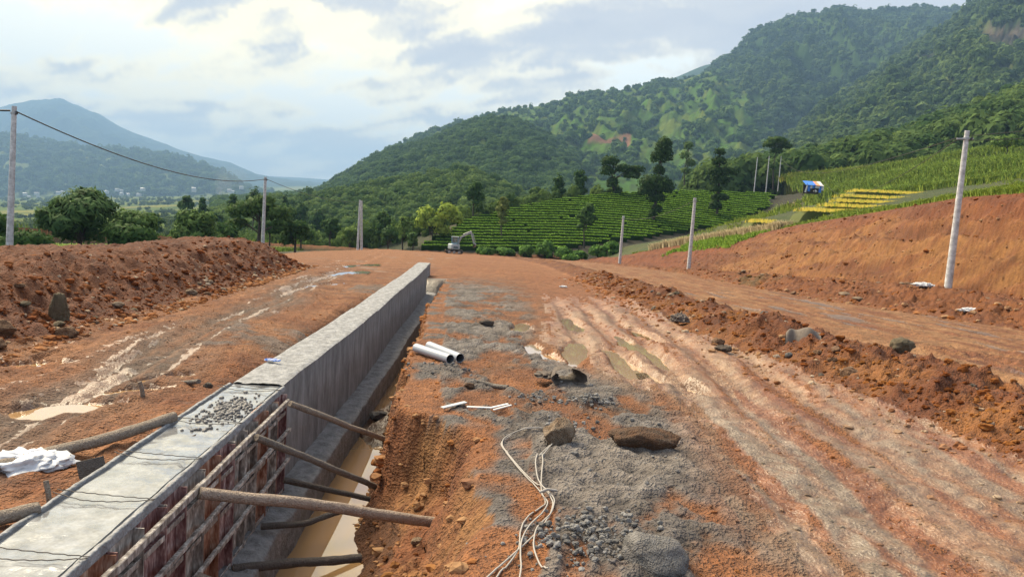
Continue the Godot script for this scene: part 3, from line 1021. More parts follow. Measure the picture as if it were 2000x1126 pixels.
func make_hills() -> void:
	M.clumps = [clump_mesh(1, 110, 0.27), clump_mesh(2, 110, 0.27, 1.15), clump_mesh(3, 110, 0.29, 0.9)]
	M.fine_clumps = [clump_mesh(11, 420, 0.135), clump_mesh(12, 420, 0.135, 1.15), clump_mesh(13, 420, 0.14, 0.9)]
	# valley floor as one sheet out to the far mountains
	var v := PackedVector3Array()
	var no := PackedVector3Array()
	var c := PackedColorArray()
	var idx := PackedInt32Array()
	var nu := 150
	var ds := PackedFloat32Array()
	var d := 100.0
	while d < 9500.0:
		ds.append(d)
		d *= 1.035
	for dd in ds:
		for j in nu + 1:
			var a := lerpf(-1.5, 1.6, float(j) / nu)
			var x := a * dd
			var y := floor_y(x, dd) - 0.8
			v.append(Vector3(x, y, -dd))
			no.append(Vector3.UP)
			var f1 := nb.get_noise_2d(x * 0.010, dd * 0.0022)
			var f2 := nc.get_noise_2d(x * 0.004, dd * 0.0012)
			var cc := Color(0.105, 0.155, 0.04).lerp(Color(0.20, 0.21, 0.06), smoothstep(0.05, 0.3, f1)).lerp(Color(0.06, 0.10, 0.03), smoothstep(0.1, 0.35, f2))
			c.append(cc)
	for i in ds.size() - 1:
		for j in nu:
			var a := i * (nu + 1) + j
			idx.append_array(PackedInt32Array([a, a + nu + 1, a + nu + 2, a, a + nu + 2, a + 1]))
	var vf := obj("valley_floor", arrays_mesh(v, no, c, idx), M.hill)
	vf.set_meta("kind", "structure")
	var fl := func(x: float, dd: float) -> float: return floor_y(x, dd) - 4.0
	var dark := Color(0.06, 0.10, 0.03)
	var g1 := func(_p, _t, _u) -> Color: return Color(0.035, 0.06, 0.03)
	# far blue range
	var far_ridge := [Vector3(-8200, 420, -6000), Vector3(-6500, 640, -6000), Vector3(-5200, 560, -6000), Vector3(-4222, 687, -6000), Vector3(-3973, 759, -6000), Vector3(-3745, 785, -6000), Vector3(-3600, 745, -6000), Vector3(-3440, 690, -6000), Vector3(-3225, 576, -6000), Vector3(-2848, 463, -6000), Vector3(-2597, 396, -6000), Vector3(-2346, 358, -6000), Vector3(-2135, 280, -6000), Vector3(-1884, 254, -6000), Vector3(-1500, 238, -6000), Vector3(-900, 230, -6000)]
	loft("far_mountain", far_ridge, 0.66, fl, 1.15, 0.22, 0.0028, 200, 50, g1)
	loft("far_mountain", [Vector3(-3000, 330, -7600), Vector3(-2356, 340, -7500), Vector3(-2147, 342, -7500), Vector3(-1834, 338, -7500), Vector3(-1400, 350, -7500)], 0.8, fl, 1.1, 0.06, 0.004, 40, 12, g1)
	var B := loft("valley_mountain", [Vector3(-4200, 330, -3000), Vector3(-3300, 290, -3000), Vector3(-2600, 300, -3000), Vector3(-2236, 255, -3000), Vector3(-2111, 236, -3000), Vector3(-1923, 213, -3000), Vector3(-1694, 202, -3000), Vector3(-1486, 198, -3000), Vector3(-1277, 159, -3000), Vector3(-1171, 114, -3000), Vector3(-1090, 66, -3000), Vector3(-1000, 40, -3000)], 0.72, fl, 0.9, 0.14, 0.007, 110, 30, func(p, _t, _u) -> Color:
		return Color(0.035, 0.06, 0.02).lerp(Color(0.13, 0.17, 0.06), smoothstep(0.2, 0.4, nb.get_noise_2d(p.x * 0.006, p.z * 0.004))))
	wood("distant_wood", B, 9000, Vector2(9, 16), func(p, _u, _t) -> float: return 0.9 if nb.get_noise_2d(p.x * 0.006, p.z * 0.004) < 0.26 else 0.1, func(_p, k) -> Color: return Color(0.030, 0.055, 0.022).lerp(Color(0.055, 0.085, 0.03), k), 31)
	# ridges in the middle of the picture
	loft("back_mountain", [Vector3(250, 420, -2700), Vector3(489, 526, -2600), Vector3(560, 562, -2600), Vector3(635, 594, -2600), Vector3(697, 600, -2600), Vector3(1100, 640, -2600)], 0.7, fl, 1.0, 0.08, 0.01, 40, 16, g1)
	var open2 := func(p: Vector3) -> float: return nb.get_noise_2d(p.x * 0.016 + 3.0, p.z * 0.010) + 0.4 * nc.get_noise_2d(p.x * 0.01, p.z * 0.006)
	var M2 := loft("grassy_ridge", [Vector3(-260, 120, -1400), Vector3(-150, 175, -1400), Vector3(-58, 203, -1400), Vector3(-11, 217, -1400), Vector3(56, 229, -1400), Vector3(83, 247, -1400), Vector3(169, 261, -1400), Vector3(244, 281, -1400), Vector3(292, 288, -1400), Vector3(357, 313, -1400), Vector3(430, 290, -1400), Vector3(500, 215, -1390), Vector3(570, 130, -1370), Vector3(640, 50, -1350)], 0.42, func(x, dd) -> float: return 26.0 + 0.0 * x * dd, 1.02, 0.09, 0.012, 170, 80, func(p, t, u) -> Color:
		var cl := Color(0.065, 0.14, 0.022).lerp(Color(0.10, 0.145, 0.03), smoothstep(-0.2, 0.3, nb.get_noise_2d(p.x * 0.03, p.z * 0.012)))
		cl = cl.lerp(Color(0.05, 0.085, 0.025), smoothstep(0.0, 0.3, nc.get_noise_2d(p.x * 0.02, p.z * 0.01)))
		if absf(t - 0.30) < 0.022 and absf(u - 0.47) < 0.045:
			cl = Color(0.20, 0.12, 0.08)
		return cl)
	wood("ridge_wood", M2, 9500, Vector2(3.6, 6.5), func(p, _u, t) -> float:
		var o: float = open2.call(p)
		return 0.95 if o > 0.13 else (0.09 if t < 0.97 else 0.22), func(_p, k) -> Color: return Color(0.028, 0.058, 0.020).lerp(Color(0.055, 0.092, 0.026), k), 32, Vector2(0.02, 1.01))
	var M1 := loft("wooded_hill", [Vector3(-330, 8, -800), Vector3(-260, 16, -800), Vector3(-217, 23, -800), Vector3(-196, 39, -800), Vector3(-153, 67, -800), Vector3(-104, 84, -800), Vector3(-66, 103, -800), Vector3(-33, 114, -800), Vector3(-6, 113, -800), Vector3(25, 100, -790), Vector3(60, 76, -770)], 0.52, func(x, dd) -> float: return floor_y(x, dd) + 3.0, 0.95, 0.10, 0.02, 90, 40, func(_p, _t, _u) -> Color: return dark)
	wood("hill_wood", M1, 10500, Vector2(2.3, 4.2), func(_p, _u, _t) -> float: return 1.0, func(p, k) -> Color: return Color(0.026, 0.052, 0.018).lerp(Color(0.070, 0.115, 0.035), k * (0.7 + 0.5 * nb.get_noise_2d(p.x * 0.03, p.z * 0.03))), 33, Vector2(0.02, 1.04), true)
	# the great mountain and its spur
	var rockmask := func(p: Vector3) -> float:
		var q := Vector2((p.x - 448.0) / 25.0, (p.y - 202.0) / 15.0).length()
		return smoothstep(1.25, 0.6, q + 0.5 * nb.get_noise_2d(p.x * 0.05, p.y * 0.05))
	var big := loft("great_mountain", [Vector3(120, 95, -1650), Vector3(200, 165, -1680), Vector3(281, 244, -1700), Vector3(357, 311, -1700), Vector3(432, 389, -1700), Vector3(518, 467, -1700), Vector3(607, 508, -1700), Vector3(664, 514, -1700), Vector3(690, 530, -1700), Vector3(705, 531, -1700), Vector3(728, 518, -1700), Vector3(813, 531, -1700), Vector3(882, 536, -1700), Vector3(974, 536, -1700), Vector3(1064, 555, -1700), Vector3(1400, 640, -1700), Vector3(1800, 620, -1700)], 0.5, func(_x, _dd) -> float: return 55.0, 1.05, 0.16, 0.0075, 180, 80, func(p, t, _u) -> Color:
		return Color(0.045, 0.09, 0.022).lerp(Color(0.06, 0.105, 0.026), smoothstep(0.15, 0.45, nb.get_noise_2d(p.x * 0.012, p.y * 0.012)) * (0.3 + 0.6 * t)))
	wood("mountain_wood", big, 26000, Vector2(4.0, 8.0), func(p, _u, t) -> float: return 0.95 - 0.55 * smoothstep(0.2, 0.45, nb.get_noise_2d(p.x * 0.012, p.y * 0.012)) * t, func(p, k) -> Color: return Color(0.026, 0.050, 0.020).lerp(Color(0.075, 0.110, 0.036), k * (0.6 + 0.6 * na.get_noise_2d(p.x * 0.05, p.y * 0.05))), 34)
	var spur := loft("rocky_spur", [Vector3(330, 95, -1100), Vector3(399, 147, -1100), Vector3(436, 196, -1100), Vector3(492, 234, -1100), Vector3(555, 285, -1100), Vector3(610, 329, -1100), Vector3(650, 364, -1100), Vector3(712, 411, -1100), Vector3(850, 490, -1100), Vector3(1100, 540, -1100)], 0.36, func(_x, _dd) -> float: return 36.0, 1.0, 0.12, 0.010, 140, 80, func(p, _t, _u) -> Color:
		var k: float = rockmask.call(p)
		return Color(0.06, 0.10, 0.03).lerp(Color(0.12, 0.105, 0.085).lerp(Color(0.06, 0.058, 0.066), smoothstep(-0.1, 0.2, nc.get_noise_2d(p.x * 0.05, p.y * 0.01))), k).lerp(Color(0.14, 0.13, 0.07), 0.6 * smoothstep(0.2, 0.4, nb.get_noise_2d(p.x * 0.015, p.y * 0.015))))
	wood("spur_wood", spur, 17000, Vector2(3.0, 6.0), func(p, _u, _t) -> float: return (1.0 - rockmask.call(p)) * (0.95 - 0.5 * smoothstep(0.2, 0.4, nb.get_noise_2d(p.x * 0.015, p.y * 0.015))), func(p, k) -> Color: return Color(0.028, 0.052, 0.020).lerp(Color(0.085, 0.118, 0.038), k * (0.6 + 0.6 * na.get_noise_2d(p.x * 0.06, p.y * 0.06))), 35)
	# nearer woods
	var dome := loft("wooded_knoll", [Vector3(-125, -2, -300), Vector3(-100, 6, -315), Vector3(-83, 9, -320), Vector3(-69, 12.5, -320), Vector3(-52, 17, -320), Vector3(-36, 21, -320), Vector3(-21, 23.5, -320), Vector3(-7.5, 19, -320), Vector3(4, 13, -320), Vector3(16, 8, -320), Vector3(40, 6, -330)], 0.56, func(_x, _dd) -> float: return -7.0, 0.72, 0.07, 0.05, 60, 26, func(_p, _t, _u) -> Color: return dark)
	wood("knoll_wood", dome, 2900, Vector2(1.7, 2.9), func(_p, _u, _t) -> float: return 1.0, func(p, k) -> Color: return Color(0.028, 0.055, 0.018).lerp(Color(0.085, 0.125, 0.036), k * (0.75 + 0.6 * na.get_noise_2d(p.x * 0.3, p.z * 0.3))), 36, Vector2(0.02, 1.04), true)
	var rf := loft("forest_slope", [Vector3(60, 17, -250), Vector3(80, 22, -255), Vector3(97, 26, -260), Vector3(113, 31, -260), Vector3(131, 38, -260), Vector3(148, 44, -260), Vector3(165, 52, -260), Vector3(173, 56, -260), Vector3(199, 65, -260), Vector3(260, 80, -260)], 0.60, func(x, dd) -> float: return field_y(x, dd) - 1.5, 0.9, 0.06, 0.05, 60, 24, func(_p, _t, _u) -> Color: return dark)
	wood("slope_wood", rf, 1900, Vector2(2.6, 4.8), func(_p, _u, _t) -> float: return 1.0, func(p, k) -> Color: return Color(0.022, 0.045, 0.015).lerp(Color(0.075, 0.110, 0.032), k * (0.75 + 0.6 * na.get_noise_2d(p.x * 0.3, p.z * 0.3))), 37, Vector2(0.02, 1.04), true)


# ---------------------------------------------------------------- the wall in its trench
func grid_mesh(rows: Array) -> ArrayMesh:
	# rows of points, joined into one smooth sheet
	var nrow := rows.size()
	var n: int = rows[0].size()
	var v := PackedVector3Array()
	for r in rows:
		v.append_array(r)
	var no := PackedVector3Array()
	no.resize(v.size())
	var idx := PackedInt32Array()
	for i in nrow - 1:
		for j in n - 1:
			var a := i * n + j
			idx.append_array(PackedInt32Array([a, a + n, a + n + 1, a, a + n + 1, a + 1]))
	var k := 0
	while k < idx.size():
		var f := (v[idx[k + 2]] - v[idx[k]]).cross(v[idx[k + 1]] - v[idx[k]])
		for q in 3:
			no[idx[k + q]] += f
		k += 3
	for q in no.size():
		no[q] = no[q].normalized()
	return arrays_mesh(v, no, PackedColorArray(), idx)

func wall_top(d: float) -> float:
	return 0.10 + 0.012 * nb.get_noise_2d(d * 0.8, 4.0) - 0.03 * smoothstep(12.4, 12.7, d) + 0.02 * smoothstep(17.0, 19.0, d)

func panel_step(d: float) -> float:
	var k := floorf((d - 6.6) / 1.22)
	return 0.008 * sin(k * 12.9898) 

func make_wall() -> void:
	var w := thing("concrete_wall", Vector3(wall_x(14.0) - 0.22, -1.4, -14.0), "long grey concrete retaining wall running down the trench", "wall")
	var off := -w.position
	# faces: right face with the marks of its form panels, left face, far end
	var rows := []
	var d := 1.4
	while d <= 25.01:
		var r := PackedVector3Array()
		var x := wall_x(d)
		var yt := wall_top(d)
		for k in 13:
			var t := k / 12.0
			var y := lerpf(-0.95, yt - 0.012, t)
			r.append(Vector3(x + panel_step(d) + 0.006 * nb.get_noise_2d(d * 2.0, y * 3.0) + (0.0 if k < 12 else -0.008 - 0.01 * absf(nc.get_noise_2d(d, 2.0))), y, -d) + off)
		rows.append(r)
		d += 0.05
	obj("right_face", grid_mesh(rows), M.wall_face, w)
	rows = []
	d = 1.4
	while d <= 25.01:
		var r := PackedVector3Array()
		for k in 4:
			r.append(Vector3(wall_x(d) - 0.45, lerpf(wall_top(d) - 0.012, -0.95, k / 3.0), -d) + off)
		rows.append(r)
		d += 0.2
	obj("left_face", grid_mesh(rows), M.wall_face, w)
	rows = []
	for k in 5:
		var r := PackedVector3Array()
		for j in 4:
			r.append(Vector3(wall_x(25.0) + panel_step(25.0) - 0.45 * j / 3.0, lerpf(-0.95, wall_top(25.0) - 0.012, k / 4.0), -25.0) + off)
		rows.append(r)
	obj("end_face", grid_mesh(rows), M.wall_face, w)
	# rough trowelled top of the cured stretch
	rows = []
	d = 6.62
	while d <= 25.02:
		var r := PackedVector3Array()
		for j in 17:
			var t := j / 16.0
			var x := wall_x(d) + panel_step(d) - 0.45 * t + (0.004 if j == 0 else 0.0) - (0.004 if j == 16 else 0.0)
			var y := wall_top(d) + 0.016 * nb.get_noise_2d(x * 4.0, d * 4.0) + 0.012 * nc.get_noise_2d(x * 2.2, d * 2.2)
			if j == 0 or j == 16:
				y = wall_top(d) - 0.014
			r.append(Vector3(x, y, -d) + off)
		rows.append(r)
		d += 0.03
	obj("rough_top", grid_mesh(rows), M.concrete_top, w)
	# still wet stretch inside the forms
	rows = []
	d = 1.4
	while d <= 6.64:
		var r := PackedVector3Array()
		for j in 25:
			var t := j / 24.0
			var x := wall_x(d) + 0.012 - 0.47 * t
			var y := wall_top(d) - 0.02 + 0.006 * nb.get_noise_2d(x * 3.0, d * 3.0) + 0.006 * nr.get_noise_2d(x * 4.5 + 3.0, d * 2.2) * smoothstep(-0.1, 0.25, na.get_noise_2d(x * 5.0, d * 5.0))
			r.append(Vector3(x, y, -d) + off)
		rows.append(r)
		d += 0.02
	var wetp := obj("wet_top", grid_mesh(rows), M.wet_concrete, w)
	wetp.set_meta("label", "glossy wet concrete freshly poured between the forms")
	# footing step
	rows = []
	d = 1.4
	while d <= 25.6:
		var r := PackedVector3Array()
		var x := wall_x(d)
		var e := 0.27 + 0.02 * nb.get_noise_2d(d * 1.3, 60.0) + 0.06 * smoothstep(11.0, 14.0, d)
		for p in [[e + 0.01, -1.5], [e + 0.005, -1.2], [e, -0.90], [e - 0.02, -0.872], [e * 0.66, -0.86], [e * 0.33, -0.855], [-0.02, -0.85]]:
			var rough := 0.02 * nc.get_noise_2d(d * 1.6, p[0] * 9.0) + 0.015 * nb.get_noise_2d(d * 3.0, p[0] * 12.0)
			r.append(Vector3(x + p[0], p[1] + (rough if p[1] > -0.95 else 0.0), -d) + off)
		rows.append(r)
		d += 0.04
	obj("footing", grid_mesh(rows), M.dark_concrete, w)
	# short stub beyond the far end
	var stub := thing("concrete_stub", Vector3(-3.55, base_y(28.5), -28.5), "short separate concrete stub beyond the wall's far end", "concrete block")
	obj("block", boxed(at(Vector3(0, 0.08, 0), 0.05), Vector3(0.5, 0.8, 2.2), 0.02), M.concrete_top, stub)
	obj("end_dark_block", boxed(at(Vector3(0.14, 0.15, 1.08), 0.05), Vector3(0.2, 0.5, 0.10), 0.01), M.dark_concrete, stub)  # block of darker concrete standing slightly proud of the end

func make_formwork() -> void:
	var mats := [M.form_maroon, M.form_rust, M.form_cement]
	var f := thing("steel_formwork", Vector3(wall_x(4.3) + 0.03, -0.9, -4.3), "rusty steel formwork panels clamped along the wet stretch of wall", "formwork")
	var off := -f.position
	var wdt := 0.29
	var plate := boxed(Transform3D.IDENTITY, Vector3(0.006, 0.985, wdt - 0.006), 0.0)
	var flange := boxed(at(Vector3(0, -0.025, 0)), Vector3(0.055, 0.93, 0.008))
	var stiff := boxed(Transform3D.IDENTITY, Vector3(0.045, 0.006, wdt - 0.03))
	var stiff2 := boxed(Transform3D.IDENTITY, Vector3(0.006, 0.03, wdt - 0.03))
	var yaw := atan(0.048)
	var pick := [2, 0, 0, 1, 2, 0, 0, 2, 1, 0, 2, 2, 1, 2, 0, 2]
	for k in 16:
		var d := 2.16 + wdt * (k + 0.5)
		if d > 6.62:
			break
		var m: Material = mats[pick[k % pick.size()]]
		var p := obj("panel", plate, m, f)
		p.transform = Transform3D(Basis(Vector3.UP, yaw), Vector3(wall_x(d) + 0.017 + 0.004 * sin(k * 5.1), -0.40 + 0.006 * sin(k * 3.3), -d) + off)
		for s in [-1, 1]:
			var r := obj("rib", flange, mats[pick[(k + 5) % 16]] if s > 0 else m, p)
			r.position = Vector3(0.030, 0.0, s * (wdt * 0.5 - 0.007))
		for y in [0.26, 0.0, -0.24, -0.46]:
			var r := obj("stiffener", stiff, m, p)
			r.position = Vector3(0.027, y, 0)
			var r2 := obj("stiffener_lip", stiff2, mats[2], p)
			r2.position = Vector3(0.048, y + 0.012, 0)
	# cement-crusted rail along the top and a lower one
	for rl in [[-0.02, 2.2, 6.5, 0.045], [-0.30, 2.2, 6.6, 0.03], [-0.58, 3.6, 6.6, 0.028]]:
		var st := st_new()
		var a: float = rl[1]
		while a < rl[2]:
			var b := minf(a + 1.08, rl[2])
			add_bar(st, Vector3(wall_x(a) + 0.092, rl[0], -a) + off, Vector3(wall_x(b) + 0.090, rl[0] + 0.004, -b) + off, 0.03, rl[3], 0.004)
			a += 1.08
		st.generate_normals()
		obj("rail", st.commit(), M.form_cement, f)
	# crusted lip of mortar along both upper edges
	for side in [0, 1]:
		var rows := []
		var d := 1.5
		while d <= 6.62:
			var r := PackedVector3Array()
			var x := wall_x(d) + (0.012 if side == 0 else -0.482)
			var h := 0.096 + 0.004 * nb.get_noise_2d(d * 3.0, side * 9.0) + 0.005 * nc.get_noise_2d(d * 3.0, side * 5.0)
			for p in [[0.022, 0.05], [0.022, h], [0.006, h + 0.004], [-0.012, h - 0.004], [-0.014, 0.05]]:
				r.append(Vector3(x + p[0] + 0.003 * nc.get_noise_2d(d * 4.0, p[1] * 20.0), p[1], -d) + off)
			rows.append(r)
			d += 0.03
		obj("edge_lip", grid_mesh(rows), M.concrete_top, f)
	var lb := st_new()
	add_bar(lb, Vector3(wall_x(1.5) - 0.485, -0.08, -1.5) + off, Vector3(wall_x(6.62) - 0.485, -0.08, -6.62) + off, 0.006, 0.33)
	lb.generate_normals()
	obj("left_plate", lb.commit(), M.form_cement, f)
	# twisted wire ties across the wet concrete
	var names := ["nearest twisted wire tie across the wet concrete", "second twisted wire tie from the camera across the wet concrete", "third twisted wire tie from the camera across the wet concrete", "fourth twisted wire tie across the wet concrete beside the mortar lumps", "farthest wire tie where wet concrete meets the cured wall"]
	var ds := [3.18, 3.86, 4.55, 5.36, 6.42]
	for k in 5:
		var t := thing("wire_tie", Vector3(wall_x(ds[k]) - 0.22, 0.11, -ds[k]), names[k], "wire tie", "wire ties across the forms")
		for s in 2:
			var pts := PackedVector3Array()
			for q in 24:
				var u := q / 23.0
				var x := lerpf(-0.29, 0.27, u)
				var dz := (0.0 if s == 0 else 0.07 * (1.0 - absf(u - 0.35) * 1.2)) + 0.002 * sin(q * 2.1)
				pts.append(Vector3(x, 0.006 + 0.002 * cos(q * 2.1) - (0.018 * sin(u * PI) if s else 0.004 * sin(u * PI)), dz + 0.05 * u))
			obj("strand", tube_mesh(pts, fill(24, 0.0028), 5), M.rebar, t)
	# mortar lumps left on the wet surface
	var r := RandomNumberGenerator.new()
	r.seed = 5
	var places := []
	for k in 260:
		var d := clampf(r.randfn(5.72, 0.24), 5.15, 6.4)
		var x := wall_x(d) - 0.2 + clampf(r.randfn(0, 0.09), -0.17, 0.2)
		var s := r.randf_range(0.006, 0.021)
		places.append(Transform3D(Basis.from_euler(Vector3(r.randf() * 6, r.randf() * 6, 0)).scaled(Vector3(s, s * 0.8, s)), Vector3(x, wall_top(d) - 0.014, -d)))
	var lumps := copies("mortar_lumps", rock_mesh(4, 1, 0.3), M.lump, places, [])
	tag(lumps, "crumbly grey mortar lumps lying on the wet concrete", "mortar")

# ---------------------------------------------------------------- rocks
func rock_mesh(s: int, sub: int, rough: float, color := Color(1, 1, 1), color2 := Color(1, 1, 1)) -> ArrayMesh:
	var g := (1.0 + sqrt(5.0)) / 2.0
	var v := [Vector3(-1, g, 0), Vector3(1, g, 0), Vector3(-1, -g, 0), Vector3(1, -g, 0), Vector3(0, -1, g), Vector3(0, 1, g), Vector3(0, -1, -g), Vector3(0, 1, -g), Vector3(g, 0, -1), Vector3(g, 0, 1), Vector3(-g, 0, -1), Vector3(-g, 0, 1)]
	var f := [[0, 11, 5], [0, 5, 1], [0, 1, 7], [0, 7, 10], [0, 10, 11], [1, 5, 9], [5, 11, 4], [11, 10, 2], [10, 7, 6], [7, 1, 8], [3, 9, 4], [3, 4, 2], [3, 2, 6], [3, 6, 8], [3, 8, 9], [4, 9, 5], [2, 4, 11], [6, 2, 10], [8, 6, 7], [9, 8, 1]]
	for i in v.size():
		v[i] = v[i].normalized()
	for k in sub:
		var mid := {}
		var f2 := []
		for t in f:
			var m := []
			for e in 3:
				var a: int = mini(t[e], t[(e + 1) % 3])
				var b: int = maxi(t[e], t[(e + 1) % 3])
				var key := a * 100000 + b
				if not mid.has(key):
					mid[key] = v.size()
					v.append(((v[a] + v[b]) * 0.5).normalized())
				m.append(mid[key])
			f2.append_array([[t[0], m[0], m[2]], [t[1], m[1], m[0]], [t[2], m[2], m[1]], [m[0], m[1], m[2]]])
		f = f2
	var r := RandomNumberGenerator.new()
	r.seed = s
	var planes := []
	for k in 9:
		planes.append([Vector3(r.randfn(), r.randfn(), r.randfn()).normalized(), r.randf_range(0.62, 0.95)])
	var pos := PackedVector3Array()
	var cols := PackedColorArray()
	for p in v:
		var q: Vector3 = p
		for pn in planes:
			var e: float = q.dot(pn[0]) - pn[1]
			if e > 0:
				q -= pn[0] * e * 0.92
		q *= 1.0 + rough * (0.6 * nb.get_noise_3d(p.x * 1.3 + s * 7, p.y * 1.3, p.z * 1.3) + 0.25 * nc.get_noise_3d(p.x + s, p.y, p.z))
		pos.append(q)
		cols.append(color.lerp(color2, clampf(0.5 + 1.3 * nb.get_noise_3d(p.x * 1.5 - s * 3, p.y * 1.5, p.z * 1.5), 0, 1)))
	var st := st_new()
	st.set_smooth_group(-1 if sub < 2 else 0)
	for t in f:
		for e in [0, 2, 1]:
			st.set_color(cols[t[e]])
			st.add_vertex(pos[t[e]])
	st.generate_normals()
	return st.commit()

# ---------------------------------------------------------------- timber
func log_mesh(pts: Array, r0: float, r1: float, seg := 22, knots := 0.12) -> ArrayMesh:
	var c := Curve3D.new()
	for p in pts:
		c.add_point(p)
	var pp := PackedVector3Array()
	var rr := PackedFloat32Array()
	var l := c.get_baked_length()
	for k in seg + 1:
		var t := float(k) / seg
		var p := c.sample_baked(l * t, true)
		p += Vector3(nb.get_noise_2d(t * 0.9, r0 * 900.0), nb.get_noise_2d(t * 1.1, r1 * 700.0), 0) * 0.018 * minf(l, 1.5) * sin(t * PI)
		pp.append(p)
		rr.append(lerpf(r0, r1, t) * (1.0 + knots * nb.get_noise_2d(t * l * 5.0, p.x * 10.0)))
	return tube_mesh(pp, rr, 10, 0.10)

func timber(called: String, label: String, pts: Array, r0: float, r1: float, m: Material, group: String) -> void:
	var o: Vector3 = pts[0]
	var loc := []
	for p in pts:
		loc.append(p - o)
	var t := thing(called, o, label, "timber prop" if called == "timber_prop" else "log", group)
	obj("shaft", log_mesh(loc, r0, r1), m, t)
	# pale sawn end
	var dir: Vector3 = (loc[0] - loc[1]).normalized()
	var st := st_new()
	add_tube(st, PackedVector3Array([dir * 0.001, dir * 0.005]), PackedFloat32Array([r0 * 0.9, r0 * 0.86]), 10)
	st.generate_normals()
	obj("sawn_end", st.commit(), M.timber, t)

func make_props() -> void:
	var g := "timber props bracing the forms against the trench side"
	timber("timber_prop", "upper far pole bracing the end of the formwork rail against the trench side", [Vector3(-1.90, 0.0, -6.36), Vector3(-1.52, -0.31, -6.88), Vector3(-1.10, -0.64, -7.44)], 0.029, 0.028, M.timber, g)
	timber("timber_prop", "knotty greyish pole bracing the middle of the formwork rail", [Vector3(-1.86, -0.02, -5.40), Vector3(-1.5, -0.42, -6.05), Vector3(-1.14, -0.86, -6.72)], 0.030, 0.027, M.grey_timber, g)
	timber("timber_prop", "thin dark pole low across the trench under the knotty one", [Vector3(-1.90, -0.66, -6.26), Vector3(-1.55, -0.78, -6.42), Vector3(-1.15, -0.93, -6.60)], 0.028, 0.024, M.dark_timber, g)
	timber("timber_prop", "thickest pale pole spanning from the formwork to the slumped earth", [Vector3(-1.81, -0.03, -4.29), Vector3(-1.15, -0.30, -4.83), Vector3(-0.42, -0.62, -5.44)], 0.036, 0.040, M.pale_timber, g)
	timber("timber_prop", "short black bent pole just above the trench water", [Vector3(-1.87, -0.80, -5.6), Vector3(-1.55, -0.79, -5.7), Vector3(-1.22, -0.72, -5.86)], 0.028, 0.022, M.dark_timber, g)
	timber("timber_prop", "muddy dark pole lying lowest in the trench", [Vector3(-1.86, -0.86, -5.0), Vector3(-1.5, -0.90, -5.25), Vector3(-1.05, -0.96, -5.5)], 0.036, 0.033, M.dark_timber, g)
	timber("timber_prop", "nearest brown pole at the bottom edge beside the formwork", [Vector3(-1.81, -0.55, -4.28), Vector3(-1.5, -0.70, -4.32), Vector3(-1.0, -0.85, -4.35)], 0.03, 0.03, M.timber, g)
	var g2 := "poles lying left of the wet concrete"
	timber("bare_log", "long pale pole leaning on the left edge of the forms", [Vector3(-2.44, 0.135, -5.30), Vector3(-2.70, 0.10, -4.72), Vector3(-3.05, 0.075, -4.16), Vector3(-3.6, 0.07, -3.5)], 0.038, 0.042, M.timber, g2)
	timber("bare_log", "thinner dark pole on the earth beside the long pale one", [Vector3(-2.69, 0.075, -4.80), Vector3(-3.08, 0.065, -4.40), Vector3(-3.7, 0.07, -3.85)], 0.02, 0.024, M.dark_timber, g2)
	timber("bare_log", "pole at the left picture edge nearest the camera", [Vector3(-2.36, 0.10, -3.63), Vector3(-2.6, 0.09, -3.36), Vector3(-3.0, 0.08, -2.9)], 0.038, 0.04, M.timber, g2)

# ---------------------------------------------------------------- water
func make_waters() -> void:
	var st := st_new()
	st.set_smooth_group(0)
	var d := 4.3
	while d < 26.0:
		for k in 1:
			quad(st, Vector3(wall_x(d) + 0.2, -1.20, -d), Vector3(wall_x(d + 0.5) + 0.2, -1.20, -d - 0.5), Vector3(wall_x(d + 0.5) + 1.3, -1.20, -d - 0.5), Vector3(wall_x(d) + 1.3, -1.20, -d))
		d += 0.5
	st.generate_normals()
	var o := obj("trench_water", st.commit(), M.water)
	o.set_meta("kind", "structure")
	for p in PUDDLES:
		var s2 := st_new()
		s2.set_smooth_group(0)
		var c := Vector3(p[0], base_y(-p[1]) - 0.048, p[1])
		var ring := []
		for k in 40:
			var a := TAU * k / 40
			var u := cos(a)
			var v := sin(a)
			var r := 1.12
			for q in 3:
				var x: float = p[0] + r * (u * p[2] * sin(p[4]) + v * p[3] * cos(p[4]))
				var z: float = p[1] + r * (-u * p[2] * cos(p[4]) + v * p[3] * sin(p[4]))
				r = clampf(1.22 - 0.35 * nb.get_noise_2d(x, z) - 0.18 * nc.get_noise_2d(x, z), 0.7, 1.6)
			ring.append(c + Vector3(r * (u * p[2] * sin(p[4]) + v * p[3] * cos(p[4])), 0, r * (-u * p[2] * cos(p[4]) + v * p[3] * sin(p[4]))))
		for k in 40:
			for q in [c, ring[k], ring[(k + 1) % 40]]:
				s2.set_normal(Vector3.UP)
				s2.add_vertex(q)
		var w := obj("puddle", s2.commit(), M.water)
		tag(w, p[5], "", "", "structure")

